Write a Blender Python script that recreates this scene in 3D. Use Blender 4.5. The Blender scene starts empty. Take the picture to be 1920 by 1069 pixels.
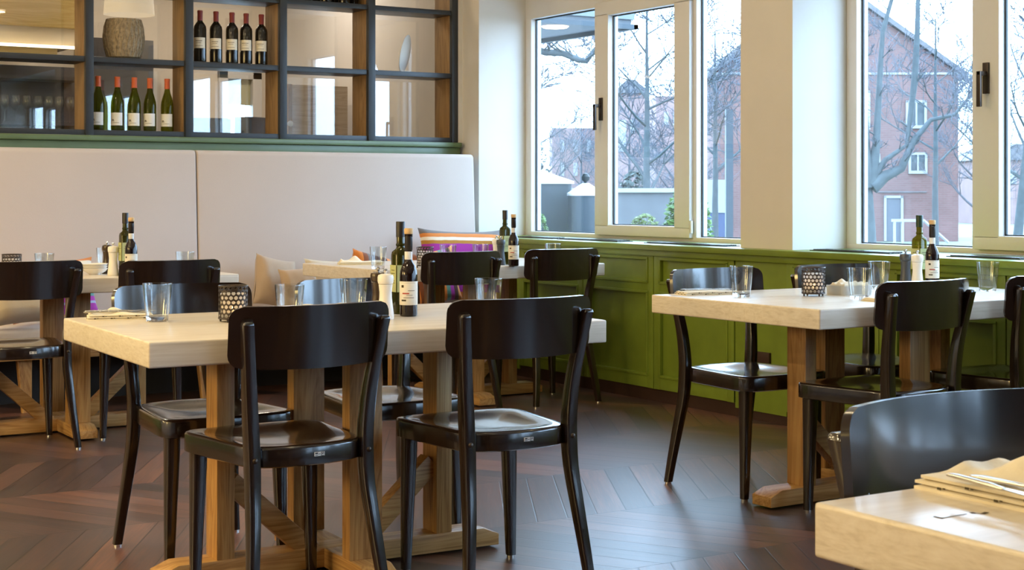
import bpy, bmesh, math, random
from mathutils import Vector, Matrix
sc = bpy.context.scene
COL = sc.collection
PI = math.pi
R = math.radians
# ------------------------------------------------------------------ camera geometry (room axes: X along the back wall, Y along the window wall)
FPX, YH, CH, YAW = 2880.0, 364.0, 1.124, R(32.15)
S_, C_ = math.sin(YAW), math.cos(YAW)
def ray(px):
    r = (px-960)/FPX
    return S_+r*C_, C_-r*S_
def on_z(px, py, z):
    d = (CH-z)*FPX/(py-YH); a, b = ray(px)
    return a*d, b*d
def on_y(px, py, Y):
    a, b = ray(px); d = Y/b
    return a*d, CH-(py-YH)*d/FPX
def on_x(px, py, X):
    a, b = ray(px); d = X/a
    return b*d, CH-(py-YH)*d/FPX
def at_d(px, d):
    a, b = ray(px); return a*d, b*d
def z_d(py, d):
    return CH-(py-YH)*d/FPX

# ------------------------------------------------------------------ materials
def new_mat(name):
    m = bpy.data.materials.new(name); m.use_nodes = True
    nt = m.node_tree; nt.nodes.clear()
    out = nt.nodes.new('ShaderNodeOutputMaterial')
    return m, nt, out
class NT:
    def __init__(s, nt): s.nt = nt
    def n(s, t, **kw):
        x = s.nt.nodes.new('ShaderNode'+t)
        for k, v in kw.items(): setattr(x, k, v)
        return x
    def l(s, a, b): s.nt.links.new(a, b)
    def setin(s, sock, v):
        if hasattr(v, 'is_linked') or isinstance(v, bpy.types.NodeSocket): s.l(v, sock)
        else: sock.default_value = v
    def m(s, op, a, b=None, c=None):
        x = s.n('Math', operation=op); s.setin(x.inputs[0], a)
        if b is not None: s.setin(x.inputs[1], b)
        if c is not None: s.setin(x.inputs[2], c)
        return x.outputs[0]
    def ramp(s, fac, stops):
        x = s.n('ValToRGB'); e = x.color_ramp.elements
        while len(e) < len(stops): e.new(.5)
        for el, (p, c) in zip(e, stops):
            el.position = p; el.color = (*c, 1)
        s.l(fac, x.inputs[0]); return x.outputs[0]
    def mix(s, fac, a, b, blend='MIX'):
        x = s.n('Mix', data_type='RGBA', blend_type=blend)
        s.setin(x.inputs[0], fac)
        s.setin(x.inputs[6], a if not isinstance(a, tuple) else (*a, 1)); s.setin(x.inputs[7], b if not isinstance(b, tuple) else (*b, 1))
        return x.outputs[2]
    def mapped(s, scale=(1, 1, 1), rot=(0, 0, 0), coord='Object', rand=False):
        t = s.n('TexCoord'); mp = s.n('Mapping'); mp.inputs['Scale'].default_value = scale; mp.inputs['Rotation'].default_value = rot
        s.l(t.outputs[coord], mp.inputs[0])
        if rand:
            oi = s.n('ObjectInfo'); cb = s.n('CombineXYZ')
            s.l(s.m('MULTIPLY', oi.outputs['Random'], 37.0), cb.inputs[0]); s.l(s.m('MULTIPLY', oi.outputs['Random'], 91.0), cb.inputs[1])
            s.l(cb.outputs[0], mp.inputs['Location'])
        return mp.outputs[0]
    def noise(s, vec, scale=5, detail=4, rough=.55, dist=0):
        x = s.n('TexNoise'); x.inputs['Scale'].default_value = scale; x.inputs['Detail'].default_value = detail
        x.inputs['Roughness'].default_value = rough; x.inputs['Distortion'].default_value = dist
        s.l(vec, x.inputs['Vector']); return x.outputs[0]
def pbsdf(h, col, rough=.5, metal=0, spec=.5, coat=0, coat_r=.1, trans=0, ior=1.45, sheen=0, emis=None, estr=0, sss=0):
    b = h.n('BsdfPrincipled')
    h.setin(b.inputs['Base Color'], (*col, 1) if isinstance(col, tuple) else col)
    h.setin(b.inputs['Roughness'], rough)
    b.inputs['Metallic'].default_value = metal; b.inputs['Specular IOR Level'].default_value = spec
    b.inputs['Coat Weight'].default_value = coat; b.inputs['Coat Roughness'].default_value = coat_r
    b.inputs['Transmission Weight'].default_value = trans; b.inputs['IOR'].default_value = ior
    b.inputs['Sheen Weight'].default_value = sheen
    if emis: b.inputs['Emission Color'].default_value = (*emis, 1); b.inputs['Emission Strength'].default_value = estr
    return b
def simple(name, col, rough=.5, var=.06, vscale=8, bump=0, bscale=60, **kw):
    """base colour with a little procedural variation, optional fine bump"""
    m, nt, out = new_mat(name); h = NT(nt)
    v = h.mapped()
    n = h.noise(v, vscale, 3)
    c = h.ramp(n, [(.25, tuple(max(0, q*(1-var)) for q in col)), (.75, tuple(min(1, q*(1+var)) for q in col))])
    b = pbsdf(h, c, rough, **kw)
    if bump:
        bp = h.n('Bump'); bp.inputs['Strength'].default_value = bump; bp.inputs['Distance'].default_value = .002
        h.l(h.noise(v, bscale, 3), bp.inputs['Height']); h.l(bp.outputs[0], b.inputs['Normal'])
    h.l(b.outputs[0], out.inputs[0]); return m
def wood(name, c_lo, c_mid, c_hi, axis, rough=.45, fine=60, bump=.15, spec=.5, coat=0, rw=.75, board=False):
    m, nt, out = new_mat(name); h = NT(nt)
    sl, sc_ = .55, 7.0
    s = [sc_]*3; s[axis] = sl
    if board: s = [.5, 3.5, 11.0]
    v = h.mapped(tuple(s), rand=True)
    w = h.noise(v, 1.3, 5, .6, .9)
    rings = h.m('FRACT', h.m('MULTIPLY', w, 9.0))
    rings = h.m('ABSOLUTE', h.m('SUBTRACT', rings, .5))
    s2 = [fine*2.2]*3; s2[axis] = fine*.05
    if board: s2 = [fine*.05, fine*.45, fine*2.4]
    fib = h.noise(h.mapped(tuple(s2), rand=True), 1.0, 3, .6)
    f = h.m('ADD', h.m('MULTIPLY', rings, rw), h.m('MULTIPLY', fib, .65+(.75-rw)*.6))
    c = h.ramp(f, [(.2, c_lo), (.48, c_mid), (.8, c_hi)])
    b = pbsdf(h, c, rough, spec=spec, coat=coat)
    bp = h.n('Bump'); bp.inputs['Strength'].default_value = bump; bp.inputs['Distance'].default_value = .001
    h.l(f, bp.inputs['Height']); h.l(bp.outputs[0], b.inputs['Normal'])
    h.l(b.outputs[0], out.inputs[0]); return m
def pane_mat(name, tint=(1, 1, 1), boost=1.0):
    m, nt, out = new_mat(name); h = NT(nt)
    tr = h.n('BsdfTransparent'); tr.inputs[0].default_value = (*tint, 1)
    gl = h.n('BsdfGlossy'); gl.inputs['Roughness'].default_value = .01
    fr = h.n('Fresnel'); gg = h.n('NewGeometry'); h.l(h.m('SUBTRACT', 1.5, h.m('MULTIPLY', gg.outputs['Backfacing'], .83333)), fr.inputs[0])
    mx = h.n('MixShader'); h.l(h.m('MULTIPLY', fr.outputs[0], boost), mx.inputs[0]); h.l(tr.outputs[0], mx.inputs[1]); h.l(gl.outputs[0], mx.inputs[2])
    h.l(mx.outputs[0], out.inputs[0]); return m
def tumbler_mat():
    m, nt, out = new_mat('clear_drinking_glass'); h = NT(nt)
    tr = h.n('BsdfTransparent'); tr.inputs[0].default_value = (.94, .955, .955, 1)
    gl = h.n('BsdfGlossy'); gl.inputs['Roughness'].default_value = .015
    fr = h.n('Fresnel'); gg = h.n('NewGeometry'); h.l(h.m('SUBTRACT', 1.5, h.m('MULTIPLY', gg.outputs['Backfacing'], .83333)), fr.inputs[0])
    mx = h.n('MixShader'); h.l(h.m('MULTIPLY', fr.outputs[0], 1.7), mx.inputs[0]); h.l(tr.outputs[0], mx.inputs[1]); h.l(gl.outputs[0], mx.inputs[2])
    h.l(mx.outputs[0], out.inputs[0]); return m
def slug_mat():
    m, nt, out = new_mat('thick_glass_base'); h = NT(nt)
    tr = h.n('BsdfTransparent'); g = h.n('BsdfGlass'); g.inputs['IOR'].default_value = 1.45; g.inputs['Roughness'].default_value = .0
    mx = h.n('MixShader'); mx.inputs[0].default_value = .75
    h.l(tr.outputs[0], mx.inputs[1]); h.l(g.outputs[0], mx.inputs[2]); h.l(mx.outputs[0], out.inputs[0]); return m
def liner_mat():
    m, nt, out = new_mat('frosted_votive_glass'); h = NT(nt)
    tr = h.n('BsdfTransparent'); d = h.n('BsdfTranslucent'); d.inputs[0].default_value = (.9, .9, .88, 1); d2 = h.n('BsdfDiffuse'); d2.inputs[0].default_value = (.8, .8, .8, 1)
    a = h.n('MixShader'); a.inputs[0].default_value = .5; h.l(d.outputs[0], a.inputs[1]); h.l(d2.outputs[0], a.inputs[2])
    mx = h.n('MixShader'); mx.inputs[0].default_value = .6
    h.l(tr.outputs[0], mx.inputs[1]); h.l(a.outputs[0], mx.inputs[2]); h.l(mx.outputs[0], out.inputs[0]); return m
def bottle_mat(name, col, tcol, f=.5):
    m, nt, out = new_mat(name); h = NT(nt)
    b = pbsdf(h, col, .06, spec=.6)
    tr = h.n('BsdfTransparent'); tr.inputs[0].default_value = (*tcol, 1)
    mx = h.n('MixShader'); mx.inputs[0].default_value = f
    h.l(tr.outputs[0], mx.inputs[1]); h.l(b.outputs[0], mx.inputs[2]); h.l(mx.outputs[0], out.inputs[0]); return m
def emit(name, col, st):
    m, nt, out = new_mat(name); h = NT(nt)
    e = h.n('Emission'); e.inputs[0].default_value = (*col, 1); e.inputs[1].default_value = st
    h.l(e.outputs[0], out.inputs[0]); return m
def floor_mat():
    m, nt, out = new_mat('dark_chevron_parquet'); h = NT(nt)
    t = h.n('TexCoord'); sx = h.n('SeparateXYZ'); h.l(t.outputs['Object'], sx.inputs[0])
    X, Y = sx.outputs[0], sx.outputs[1]
    W = .70
    s = h.m('DIVIDE', h.m('SUBTRACT', Y, 4.41), W)
    k = h.m('FLOOR', s); f = h.m('SUBTRACT', s, k)
    par = h.m('SUBTRACT', 1.0, h.m('MULTIPLY', h.m('FLOORED_MODULO', k, 2.0), 2.0))   # +1 / -1
    cot = 1/math.tan(R(60))
    yl = h.m('MULTIPLY', f, W)
    u = h.m('SUBTRACT', X, h.m('MULTIPLY', h.m('MULTIPLY', par, yl), cot))
    up = h.m('DIVIDE', u, .125)
    pid = h.m('FLOOR', up); pf = h.m('SUBTRACT', up, pid)
    wn = h.n('TexWhiteNoise', noise_dimensions='2D')
    cb = h.n('CombineXYZ'); h.l(pid, cb.inputs[0]); h.l(k, cb.inputs[1]); h.l(cb.outputs[0], wn.inputs['Vector'])
    rnd = wn.outputs[0]
    # grain: along the plank
    gv = h.n('CombineXYZ')
    h.l(h.m('MULTIPLY', pf, 2.4), gv.inputs[0]); h.l(h.m('ADD', h.m('MULTIPLY', yl, 1.6), h.m('MULTIPLY', rnd, 53.0)), gv.inputs[1]); h.l(h.m('MULTIPLY', pid, 3.3), gv.inputs[2])
    g = h.noise(gv.outputs[0], 2.2, 6, .65, .6)
    gv2 = h.n('CombineXYZ')
    h.l(h.m('MULTIPLY', pf, 30.0), gv2.inputs[0]); h.l(h.m('ADD', h.m('MULTIPLY', yl, 3.0), h.m('MULTIPLY', rnd, 31.0)), gv2.inputs[1]); h.l(k, gv2.inputs[2])
    g2 = h.noise(gv2.outputs[0], 1.5, 4, .6)
    tone = h.m('ADD', h.m('MULTIPLY', rnd, .50), h.m('ADD', h.m('MULTIPLY', g, .75), h.m('MULTIPLY', h.m('SUBTRACT', g2, .5), 1.0)))
    col = h.ramp(tone, [(.2, (.016, .010, .009)), (.5, (.055, .028, .024)), (.8, (.120, .053, .037)), (1.0, (.23, .092, .052))])
    # grooves
    e1 = h.m('MINIMUM', pf, h.m('SUBTRACT', 1.0, pf)); e1 = h.m('MULTIPLY', e1, .108)
    e2 = h.m('MULTIPLY', h.m('MINIMUM', f, h.m('SUBTRACT', 1.0, f)), W)
    e = h.m('MINIMUM', e1, e2)
    gr = h.n('MapRange'); h.l(e, gr.inputs[0]); gr.inputs[1].default_value = .0008; gr.inputs[2].default_value = .0034
    groove = gr.outputs[0]
    col = h.mix(groove, (.008, .005, .005), col)
    rough = h.m('ADD', .30, h.m('MULTIPLY', g2, .16))
    b = pbsdf(h, col, rough, spec=.9, coat=.5, coat_r=.34)
    hgt = h.m('ADD', h.m('MULTIPLY', groove, 1.0), h.m('ADD', h.m('MULTIPLY', g2, .25), h.m('MULTIPLY', rnd, .5)))
    bp = h.n('Bump'); bp.inputs['Strength'].default_value = .35; bp.inputs['Distance'].default_value = .002
    h.l(hgt, bp.inputs['Height']); h.l(bp.outputs[0], b.inputs['Normal'])
    h.l(b.outputs[0], out.inputs[0]); return m
def stripe_mat(name, stops, axis=1, rough=.9):
    """woven cloth with hard-edged stripes along one local axis (0..1 of Generated)"""
    m, nt, out = new_mat(name); h = NT(nt)
    t = h.n('TexCoord'); sx = h.n('SeparateXYZ'); h.l(t.outputs['Generated'], sx.inputs[0])
    wob = h.m('MULTIPLY', h.m('SUBTRACT', h.noise(t.outputs['Object'], 9, 2), .5), .03)
    f = h.m('ADD', sx.outputs[axis], wob)
    x = h.n('ValToRGB'); x.color_ramp.interpolation = 'CONSTANT'; e = x.color_ramp.elements
    while len(e) < len(stops): e.new(.5)
    for el, (p, c) in zip(e, stops): el.position = p; el.color = (*c, 1)
    h.l(f, x.inputs[0])
    b = pbsdf(h, x.outputs[0], rough, sheen=.2)
    bp = h.n('Bump'); bp.inputs['Strength'].default_value = .4; bp.inputs['Distance'].default_value = .002
    h.l(h.noise(t.outputs['Object'], 160, 2), bp.inputs['Height']); h.l(bp.outputs[0], b.inputs['Normal'])
    h.l(b.outputs[0], out.inputs[0]); return m
def brick_mat(name, c1, c2, mortar, scale=1.0):
    m, nt, out = new_mat(name); h = NT(nt)
    t = h.n('TexCoord'); sx = h.n('SeparateXYZ'); h.l(t.outputs['Object'], sx.inputs[0])
    cb = h.n('CombineXYZ'); h.l(h.m('ADD', sx.outputs[0], sx.outputs[1]), cb.inputs[0]); h.l(sx.outputs[2], cb.inputs[1])
    br = h.n('TexBrick'); br.inputs['Scale'].default_value = scale
    br.inputs['Color1'].default_value = (*c1, 1); br.inputs['Color2'].default_value = (*c2, 1); br.inputs['Mortar'].default_value = (*mortar, 1)
    br.inputs['Brick Width'].default_value = .5; br.inputs['Row Height'].default_value = .16; br.inputs['Mortar Size'].default_value = .02
    h.l(cb.outputs[0], br.inputs[0])
    n = h.noise(t.outputs['Object'], .8, 4)
    c = h.mix(.35, br.outputs[0], h.ramp(n, [(.3, tuple(q*.7 for q in c1)), (.7, tuple(min(1, q*1.3) for q in c2))]))
    b = pbsdf(h, c, .85); h.l(b.outputs[0], out.inputs[0]); return m
def leaf_mat(name, lo, hi):
    m, nt, out = new_mat(name); h = NT(nt)
    c = h.ramp(h.noise(h.mapped(), 14, 3), [(.3, lo), (.7, hi)])
    b = pbsdf(h, c, .6); h.l(b.outputs[0], out.inputs[0]); return m

M = {}
M['floor'] = floor_mat()
M['plaster'] = simple('cream_plaster', (.64, .605, .565), .85, .03, 3, .25, 35)
M['ceiling'] = simple('white_ceiling_paint', (.80, .77, .72), .9, .02)
M['frame'] = simple('white_lacquered_window_frame', (.64, .625, .61), .35, .015)
M['pane'] = pane_mat('window_glass')
M['shelf_glass'] = pane_mat('shelf_back_glass', (.97, .98, .98), 2.5)
M['handle'] = simple('dark_bronze_handle', (.055, .042, .035), .3, .1, metal=.7)
M['green'] = simple('olive_green_panel_paint', (.155, .215, .026), .36, .16, 5, .12, 40, spec=.45)
M['green_dk'] = simple('sage_green_ledge_paint', (.11, .16, .07), .3, .12, 5)
M['plinth'] = simple('dark_brown_plinth', (.035, .017, .012), .45, .15)
M['grille'] = simple('black_vent_metal', (.02, .025, .02), .35, .1)
M['shelf'] = simple('anthracite_shelf_lacquer', (.030, .034, .042), .38, .08)
M['liner'] = wood('brown_shelf_liner', (.20, .11, .045), (.30, .175, .075), (.40, .25, .115), 2, .4)
M['chair'] = simple('black_brown_stained_beech', (.0125, .0065, .0050), .24, .25, 30, .05, 120, spec=.4, coat=1.0, coat_r=.12)
M['chrome'] = simple('polished_steel', (.72, .72, .72), .15, .02, metal=1)
M['badge'] = simple('pale_metal_badge', (.75, .74, .70), .3, .02)
M['badge_dk'] = simple('badge_dark_field', (.02, .02, .02), .4, .02)
M['top'] = wood('whitewashed_oak_top', (.56, .48, .37), (.69, .61, .50), (.78, .71, .61), 0, .32, 55, .12, .5, .15, .38, True)
M['oak_x'] = wood('honey_oak_beam_x', (.30, .145, .042), (.48, .26, .085), (.58, .35, .135), 0, .42)
M['oak_y'] = wood('honey_oak_beam_y', (.30, .145, .042), (.48, .26, .085), (.58, .35, .135), 1, .42)
M['oak_z'] = wood('honey_oak_leg', (.28, .13, .038), (.46, .245, .080), (.56, .335, .125), 2, .42)
M['glass'] = tumbler_mat(); M['slug'] = slug_mat()
M['lattice'] = simple('dark_pierced_metal', (.055, .045, .042), .38, .15, metal=.6)
M['wax'] = simple('white_candle_wax', (.85, .80, .68), .5, .03)
M['frost'] = liner_mat()
M['flame'] = emit('candle_flame', (1.0, .55, .18), 60)
M['napkin'] = simple('cream_cotton_napkin', (.78, .70, .54), .9, .07, 40, .3, 200, sheen=.2)
M['ink'] = simple('brown_print', (.06, .045, .02), .7, .1)
M['redink'] = simple('red_print', (.45, .05, .03), .7, .1)
M['steel'] = simple('brushed_cutlery_steel', (.62, .60, .57), .22, .05, metal=1)
M['blade'] = simple('dark_cutlery_edge', (.08, .07, .07), .25, .05, metal=1)
M['oil'] = bottle_mat('dark_green_oil_bottle_glass', (.030, .030, .004), (.42, .40, .06), .72)
M['oil_light'] = bottle_mat('olive_oil_bottle_glass', (.10, .095, .006), (.62, .58, .08), .62)
M['vinegar'] = bottle_mat('black_vinegar_bottle_glass', (.012, .006, .007), (.10, .04, .03), .9)
M['redwine'] = bottle_mat('dark_wine_bottle_glass', (.014, .012, .010), (.10, .06, .04), .92)
M['whitewine'] = bottle_mat('olive_wine_bottle_glass', (.055, .06, .004), (.50, .52, .10), .42)
M['cap_black'] = simple('black_capsule', (.018, .014, .012), .4, .1)
M['cap_green'] = simple('dark_green_capsule', (.008, .035, .016), .4, .1)
M['cap_red'] = simple('dark_red_capsule', (.20, .022, .020), .45, .1)
M['cap_orange'] = simple('orange_capsule', (.55, .11, .035), .45, .1)
M['cork'] = simple('pale_cork', (.66, .44, .22), .8, .12, 60)
M['label_green'] = simple('pale_green_paper', (.45, .47, .22), .75, .04)
M['label_cream'] = simple('cream_paper', (.80, .75, .65), .75, .04)
M['label_white'] = simple('white_paper', (.78, .78, .77), .75, .03)
M['salt'] = simple('white_lacquered_mill', (.84, .80, .74), .3, .02)
M['pepper'] = simple('dark_walnut_mill', (.045, .024, .010), .25, .2, coat=.3)
M['pepper_grey'] = simple('charcoal_grey_mill', (.06, .065, .075), .35, .08)
M['porcelain'] = simple('white_porcelain', (.82, .80, .76), .15, .01)
M['tray'] = simple('grey_ceramic_tray', (.50, .51, .50), .4, .05)
M['upholstery'] = simple('cream_suede_upholstery', (.53, .455, .415), .95, .025, 2.5, .3, 260, sheen=.3)
M['seatcloth'] = simple('cream_seat_cloth', (.66, .58, .50), .95, .05, 6, .3, 200, sheen=.2)
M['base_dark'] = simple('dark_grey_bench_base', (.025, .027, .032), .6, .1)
M['taupe'] = simple('taupe_cotton', (.42, .31, .22), .9, .10, 7, .3, 160, sheen=.2)
M['beige'] = simple('beige_cotton', (.62, .53, .40), .9, .08, 7, .3, 160, sheen=.2)
CO = dict(gr=(.14, .125, .12), orr=(.60, .20, .04), wh=(.75, .68, .56), oc=(.42, .20, .03), pu=(.34, .03, .33), br=(.20, .06, .02), te=(.10, .27, .25), bl=(.30, .38, .55), dk=(.07, .025, .02))
M['stripes'] = stripe_mat('striped_wool', [(0, CO['orr']), (.10, CO['pu']), (.20, CO['wh']), (.27, CO['te']), (.34, CO['oc']), (.44, CO['pu']), (.52, CO['bl']), (.58, CO['dk']), (.64, CO['pu']), (.765, CO['oc']), (.815, CO['wh']), (.86, CO['orr']), (.915, CO['gr'])], 2)
M['stripes2'] = stripe_mat('striped_wool_teal', [(0, CO['orr']), (.06, CO['pu']), (.20, CO['bl']), (.24, CO['pu']), (.32, CO['te']), (.37, CO['wh']), (.42, CO['te']), (.48, CO['wh']), (.55, CO['dk']), (.62, CO['wh']), (.70, CO['oc']), (.78, CO['wh']), (.93, CO['orr'])], 2)
M['stripes3'] = stripe_mat('striped_wool_vertical', [(0, CO['orr']), (.12, CO['br']), (.20, CO['gr']), (.30, CO['dk']), (.58, CO['orr']), (.66, CO['te']), (.74, CO['pu']), (.82, CO['dk']), (.9, CO['orr'])], 0)
# back room
M['cream_wall'] = simple('warm_cream_paint', (.74, .66, .55), .8, .03)
M['dark_unit'] = simple('dark_grey_cabinet', (.030, .029, .033), .35, .1)
M['yellow_oak'] = wood('yellow_oak_canopy', (.50, .34, .10), (.60, .43, .15), (.68, .52, .22), 0, .4)
M['led'] = emit('warm_led_strip', (1.0, .78, .45), 5)
M['shade'] = simple('white_fabric_shade', (.78, .74, .68), .9, .02, emis=(1.0, .8, .55), estr=.35)
M['wicker'] = simple('grey_brown_wicker', (.30, .24, .165), .8, .45, 60, .8, 90)
M['grey_cloth'] = simple('blue_grey_upholstery', (.16, .19, .24), .85, .08, 8, .2, 120)
M['leather'] = simple('brown_leather', (.20, .085, .045), .38, .15, 12)
M['pale_oak'] = wood('pale_oak_cabinet', (.46, .37, .29), (.58, .49, .41), (.66, .58, .50), 0, .45)
M['rear_dark'] = simple('darkened_rear_wall', (.06, .04, .03), .7, .1)  # unseen rear wall, made dark so the chair backs reflect less
M['brown_wall'] = simple('brown_painted_panel', (.33, .22, .14), .7, .05)
# exterior
M['street'] = simple('pale_grey_paving', (.34, .34, .34), .9, .1, .6)
M['lawn'] = simple('winter_lawn', (.12, .14, .10), .95, .2, .8)
M['brick'] = brick_mat('red_brick', (.108, .054, .050), (.135, .072, .068), (.125, .10, .092), 1.6)
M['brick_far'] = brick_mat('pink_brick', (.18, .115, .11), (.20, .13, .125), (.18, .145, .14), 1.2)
M['rooftile'] = simple('grey_brown_roof_tiles', (.10, .095, .10), .8, .2, 4, .6, 12)
M['white_trim'] = simple('white_exterior_paint', (.22, .22, .22), .6, .02)
M['ext_glass'] = simple('dark_house_window_glass', (.03, .042, .048), .1, .1, 3)
M['grey_door'] = simple('grey_painted_door', (.07, .075, .09), .5, .04)
M['bark'] = simple('grey_green_bark', (.050, .060, .064), .9, .25, 5, .6, 30)
M['bark_br'] = simple('grey_brown_bark', (.055, .060, .070), .9, .2, 5, .6, 30)
M['twig'] = simple('grey_violet_twigs', (.070, .075, .090), .9, .15, 3)
M['canopy'] = simple('grey_canopy_soffit', (.08, .09, .10), .6, .03)
M['fascia'] = simple('pale_blue_fascia', (.11, .125, .135), .5, .03)
M['bin'] = simple('blue_grey_bin_plastic', (.032, .044, .052), .55, .06)
M['bin_lid'] = simple('pale_bin_lid', (.5, .5, .5), .5, .03)
M['bin_knob'] = simple('dark_green_knob', (.008, .014, .014), .5, .1)
M['bush'] = leaf_mat('mid_green_foliage', (.026, .075, .010), (.080, .155, .024))
M['bush_y'] = leaf_mat('yellow_green_foliage', (.055, .085, .016), (.12, .16, .04))
M['conifer'] = leaf_mat('blue_green_foliage', (.018, .032, .03), (.04, .06, .052))
M['stone'] = simple('grey_garden_wall', (.08, .083, .088), .9, .15, 3, .5, 15)
M['coping'] = simple('pale_coping', (.22, .22, .22), .8, .05)
M['blue'] = simple('blue_painted_base', (.035, .05, .10), .5, .05)
M['post'] = simple('blue_grey_steel', (.030, .042, .052), .5, .08)

# ------------------------------------------------------------------ mesh building
class MB:
    def __init__(s): s.v = []; s.f = []
    def add(s, vs, fs, M4=None):
        b = len(s.v)
        s.v += [tuple(M4 @ Vector(v)) if M4 else tuple(v) for v in vs]
        s.f += [tuple(b+i for i in f) for f in fs]
        return s
    def box(s, c, d, rz=0, M4=None):
        x, y, z = (q/2 for q in d)
        vs = [(-x, -y, -z), (x, -y, -z), (x, y, -z), (-x, y, -z), (-x, -y, z), (x, -y, z), (x, y, z), (-x, y, z)]
        fs = [(0, 3, 2, 1), (4, 5, 6, 7), (0, 1, 5, 4), (1, 2, 6, 5), (2, 3, 7, 6), (3, 0, 4, 7)]
        T = Matrix.Translation(c) @ Matrix.Rotation(rz, 4, 'Z')
        if M4: T = M4 @ T
        return s.add(vs, fs, T)
    def b2(s, x0, x1, y0, y1, z0, z1): return s.box(((x0+x1)/2, (y0+y1)/2, (z0+z1)/2), (abs(x1-x0), abs(y1-y0), abs(z1-z0)))
    def lathe(s, prof, n=24, c=(0, 0, 0), M4=None, close=True):
        vs = []; fs = []
        for r, z in prof:
            for i in range(n):
                a = 2*PI*i/n; vs.append((c[0]+r*math.cos(a), c[1]+r*math.sin(a), c[2]+z))
        for j in range(len(prof)-1):
            for i in range(n):
                k = (i+1) % n
                fs.append((j*n+i, j*n+k, (j+1)*n+k, (j+1)*n+i))
        if close:
            fs.append(tuple(reversed(range(n)))); fs.append(tuple(range((len(prof)-1)*n, len(prof)*n)))
        return s.add(vs, fs, M4)
    def sweep(s, path, secs, up=(0, 0, 1), M4=None, fixed=None):
        """secs: list of cross-sections (list of (a,b)) per path point; fixed=(u,w) keeps the section axes"""
        P = [Vector(p) for p in path]; n = len(secs[0]); vs = []; fs = []
        pu = None
        for i, p in enumerate(P):
            t = (P[min(i+1, len(P)-1)]-P[max(i-1, 0)]).normalized()
            if fixed: u, w = Vector(fixed[0]), Vector(fixed[1])
            else:
                if pu is None:
                    r = Vector(up) if abs(t.dot(Vector(up))) < .95 else Vector((1, 0, 0))
                    u = t.cross(r).normalized()
                else: u = (pu - t*pu.dot(t)).normalized()
                pu = u; w = u.cross(t).normalized()
            for a, b in secs[i]: vs.append(p+u*a+w*b)
        for j in range(len(P)-1):
            for i in range(n):
                k = (i+1) % n; fs.append((j*n+i, j*n+k, (j+1)*n+k, (j+1)*n+i))
        fs.append(tuple(reversed(range(n)))); fs.append(tuple(range((len(P)-1)*n, len(P)*n)))
        return s.add(vs, fs, M4)
    def tube(s, path, rad, n=8, M4=None):
        if not isinstance(rad, (list, tuple)): rad = [rad]*len(path)
        return s.sweep(path, [[(r*math.cos(2*PI*i/n), r*math.sin(2*PI*i/n)) for i in range(n)] for r in rad], M4=M4)
    def prism(s, pts, z0, z1, M4=None):
        n = len(pts); vs = [(x, y, z0) for x, y in pts]+[(x, y, z1) for x, y in pts]
        fs = [tuple(reversed(range(n))), tuple(range(n, 2*n))]+[(i, (i+1) % n, n+(i+1) % n, n+i) for i in range(n)]
        return s.add(vs, fs, M4)
    def grid(s, fn, nu, nv, M4=None):
        vs = [fn(i/nu, j/nv) for j in range(nv+1) for i in range(nu+1)]
        fs = [(j*(nu+1)+i, j*(nu+1)+i+1, (j+1)*(nu+1)+i+1, (j+1)*(nu+1)+i) for j in range(nv) for i in range(nu)]
        return s.add(vs, fs, M4)
    def build(s, name, mat, parent=None, bevel=0, seg=2, smooth=40, loc=None, solid=0, fixn=True):
        me = bpy.data.meshes.new(name)
        bm = bmesh.new()
        V = [bm.verts.new(v) for v in s.v]
        for f in s.f:
            try: bm.faces.new([V[i] for i in f])
            except ValueError: pass
        if solid:
            bmesh.ops.recalc_face_normals(bm, faces=bm.faces)
            bmesh.ops.solidify(bm, geom=list(bm.faces), thickness=solid)
        if fixn: bmesh.ops.recalc_face_normals(bm, faces=bm.faces)
        if bevel:
            ed = [e for e in bm.edges if len(e.link_faces) == 2 and e.calc_face_angle(0) > R(28)]
            bmesh.ops.bevel(bm, geom=ed, offset=bevel, segments=seg, profile=.6, affect='EDGES', clamp_overlap=True)
        bm.to_mesh(me); bm.free()
        mats = mat if isinstance(mat, list) else [mat]
        for q in mats: me.materials.append(q)
        if smooth:
            me.polygons.foreach_set('use_smooth', [True]*len(me.polygons))
            me.set_sharp_from_angle(angle=R(smooth))
        o = bpy.data.objects.new(name, me); COL.objects.link(o)
        if parent: o.parent = parent
        if loc: o.location = loc
        return o
def tag(o, label=None, cat=None, group=None, kind=None):
    if label: o['label'] = label
    if cat: o['category'] = cat
    if group: o['group'] = group
    if kind: o['kind'] = kind
    return o
def empty(name, loc=(0, 0, 0), rz=0):
    o = bpy.data.objects.new(name, None); o.empty_display_size = .05; COL.objects.link(o)
    o.location = loc; o.rotation_euler = (0, 0, rz); return o
def dup(root, loc, rz, label, group=None, keep_scale=None):
    r = root.copy(); COL.objects.link(r); r.location = loc; r.rotation_euler = (0, 0, rz); r['label'] = label
    if group: r['group'] = group
    for ch in list(root.children):
        c = ch.copy(); COL.objects.link(c); c.parent = r
        for g in list(ch.children):
            d = g.copy(); COL.objects.link(d); d.parent = c
    return r
def rrect(w, d, r, n=4):
    pts = []
    for cx, cy, a0 in ((w/2-r, d/2-r, 0), (-w/2+r, d/2-r, 90), (-w/2+r, -d/2+r, 180), (w/2-r, -d/2+r, 270)):
        for i in range(n+1):
            a = R(a0+90*i/n); pts.append((cx+r*math.cos(a), cy+r*math.sin(a)))
    return pts

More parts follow.
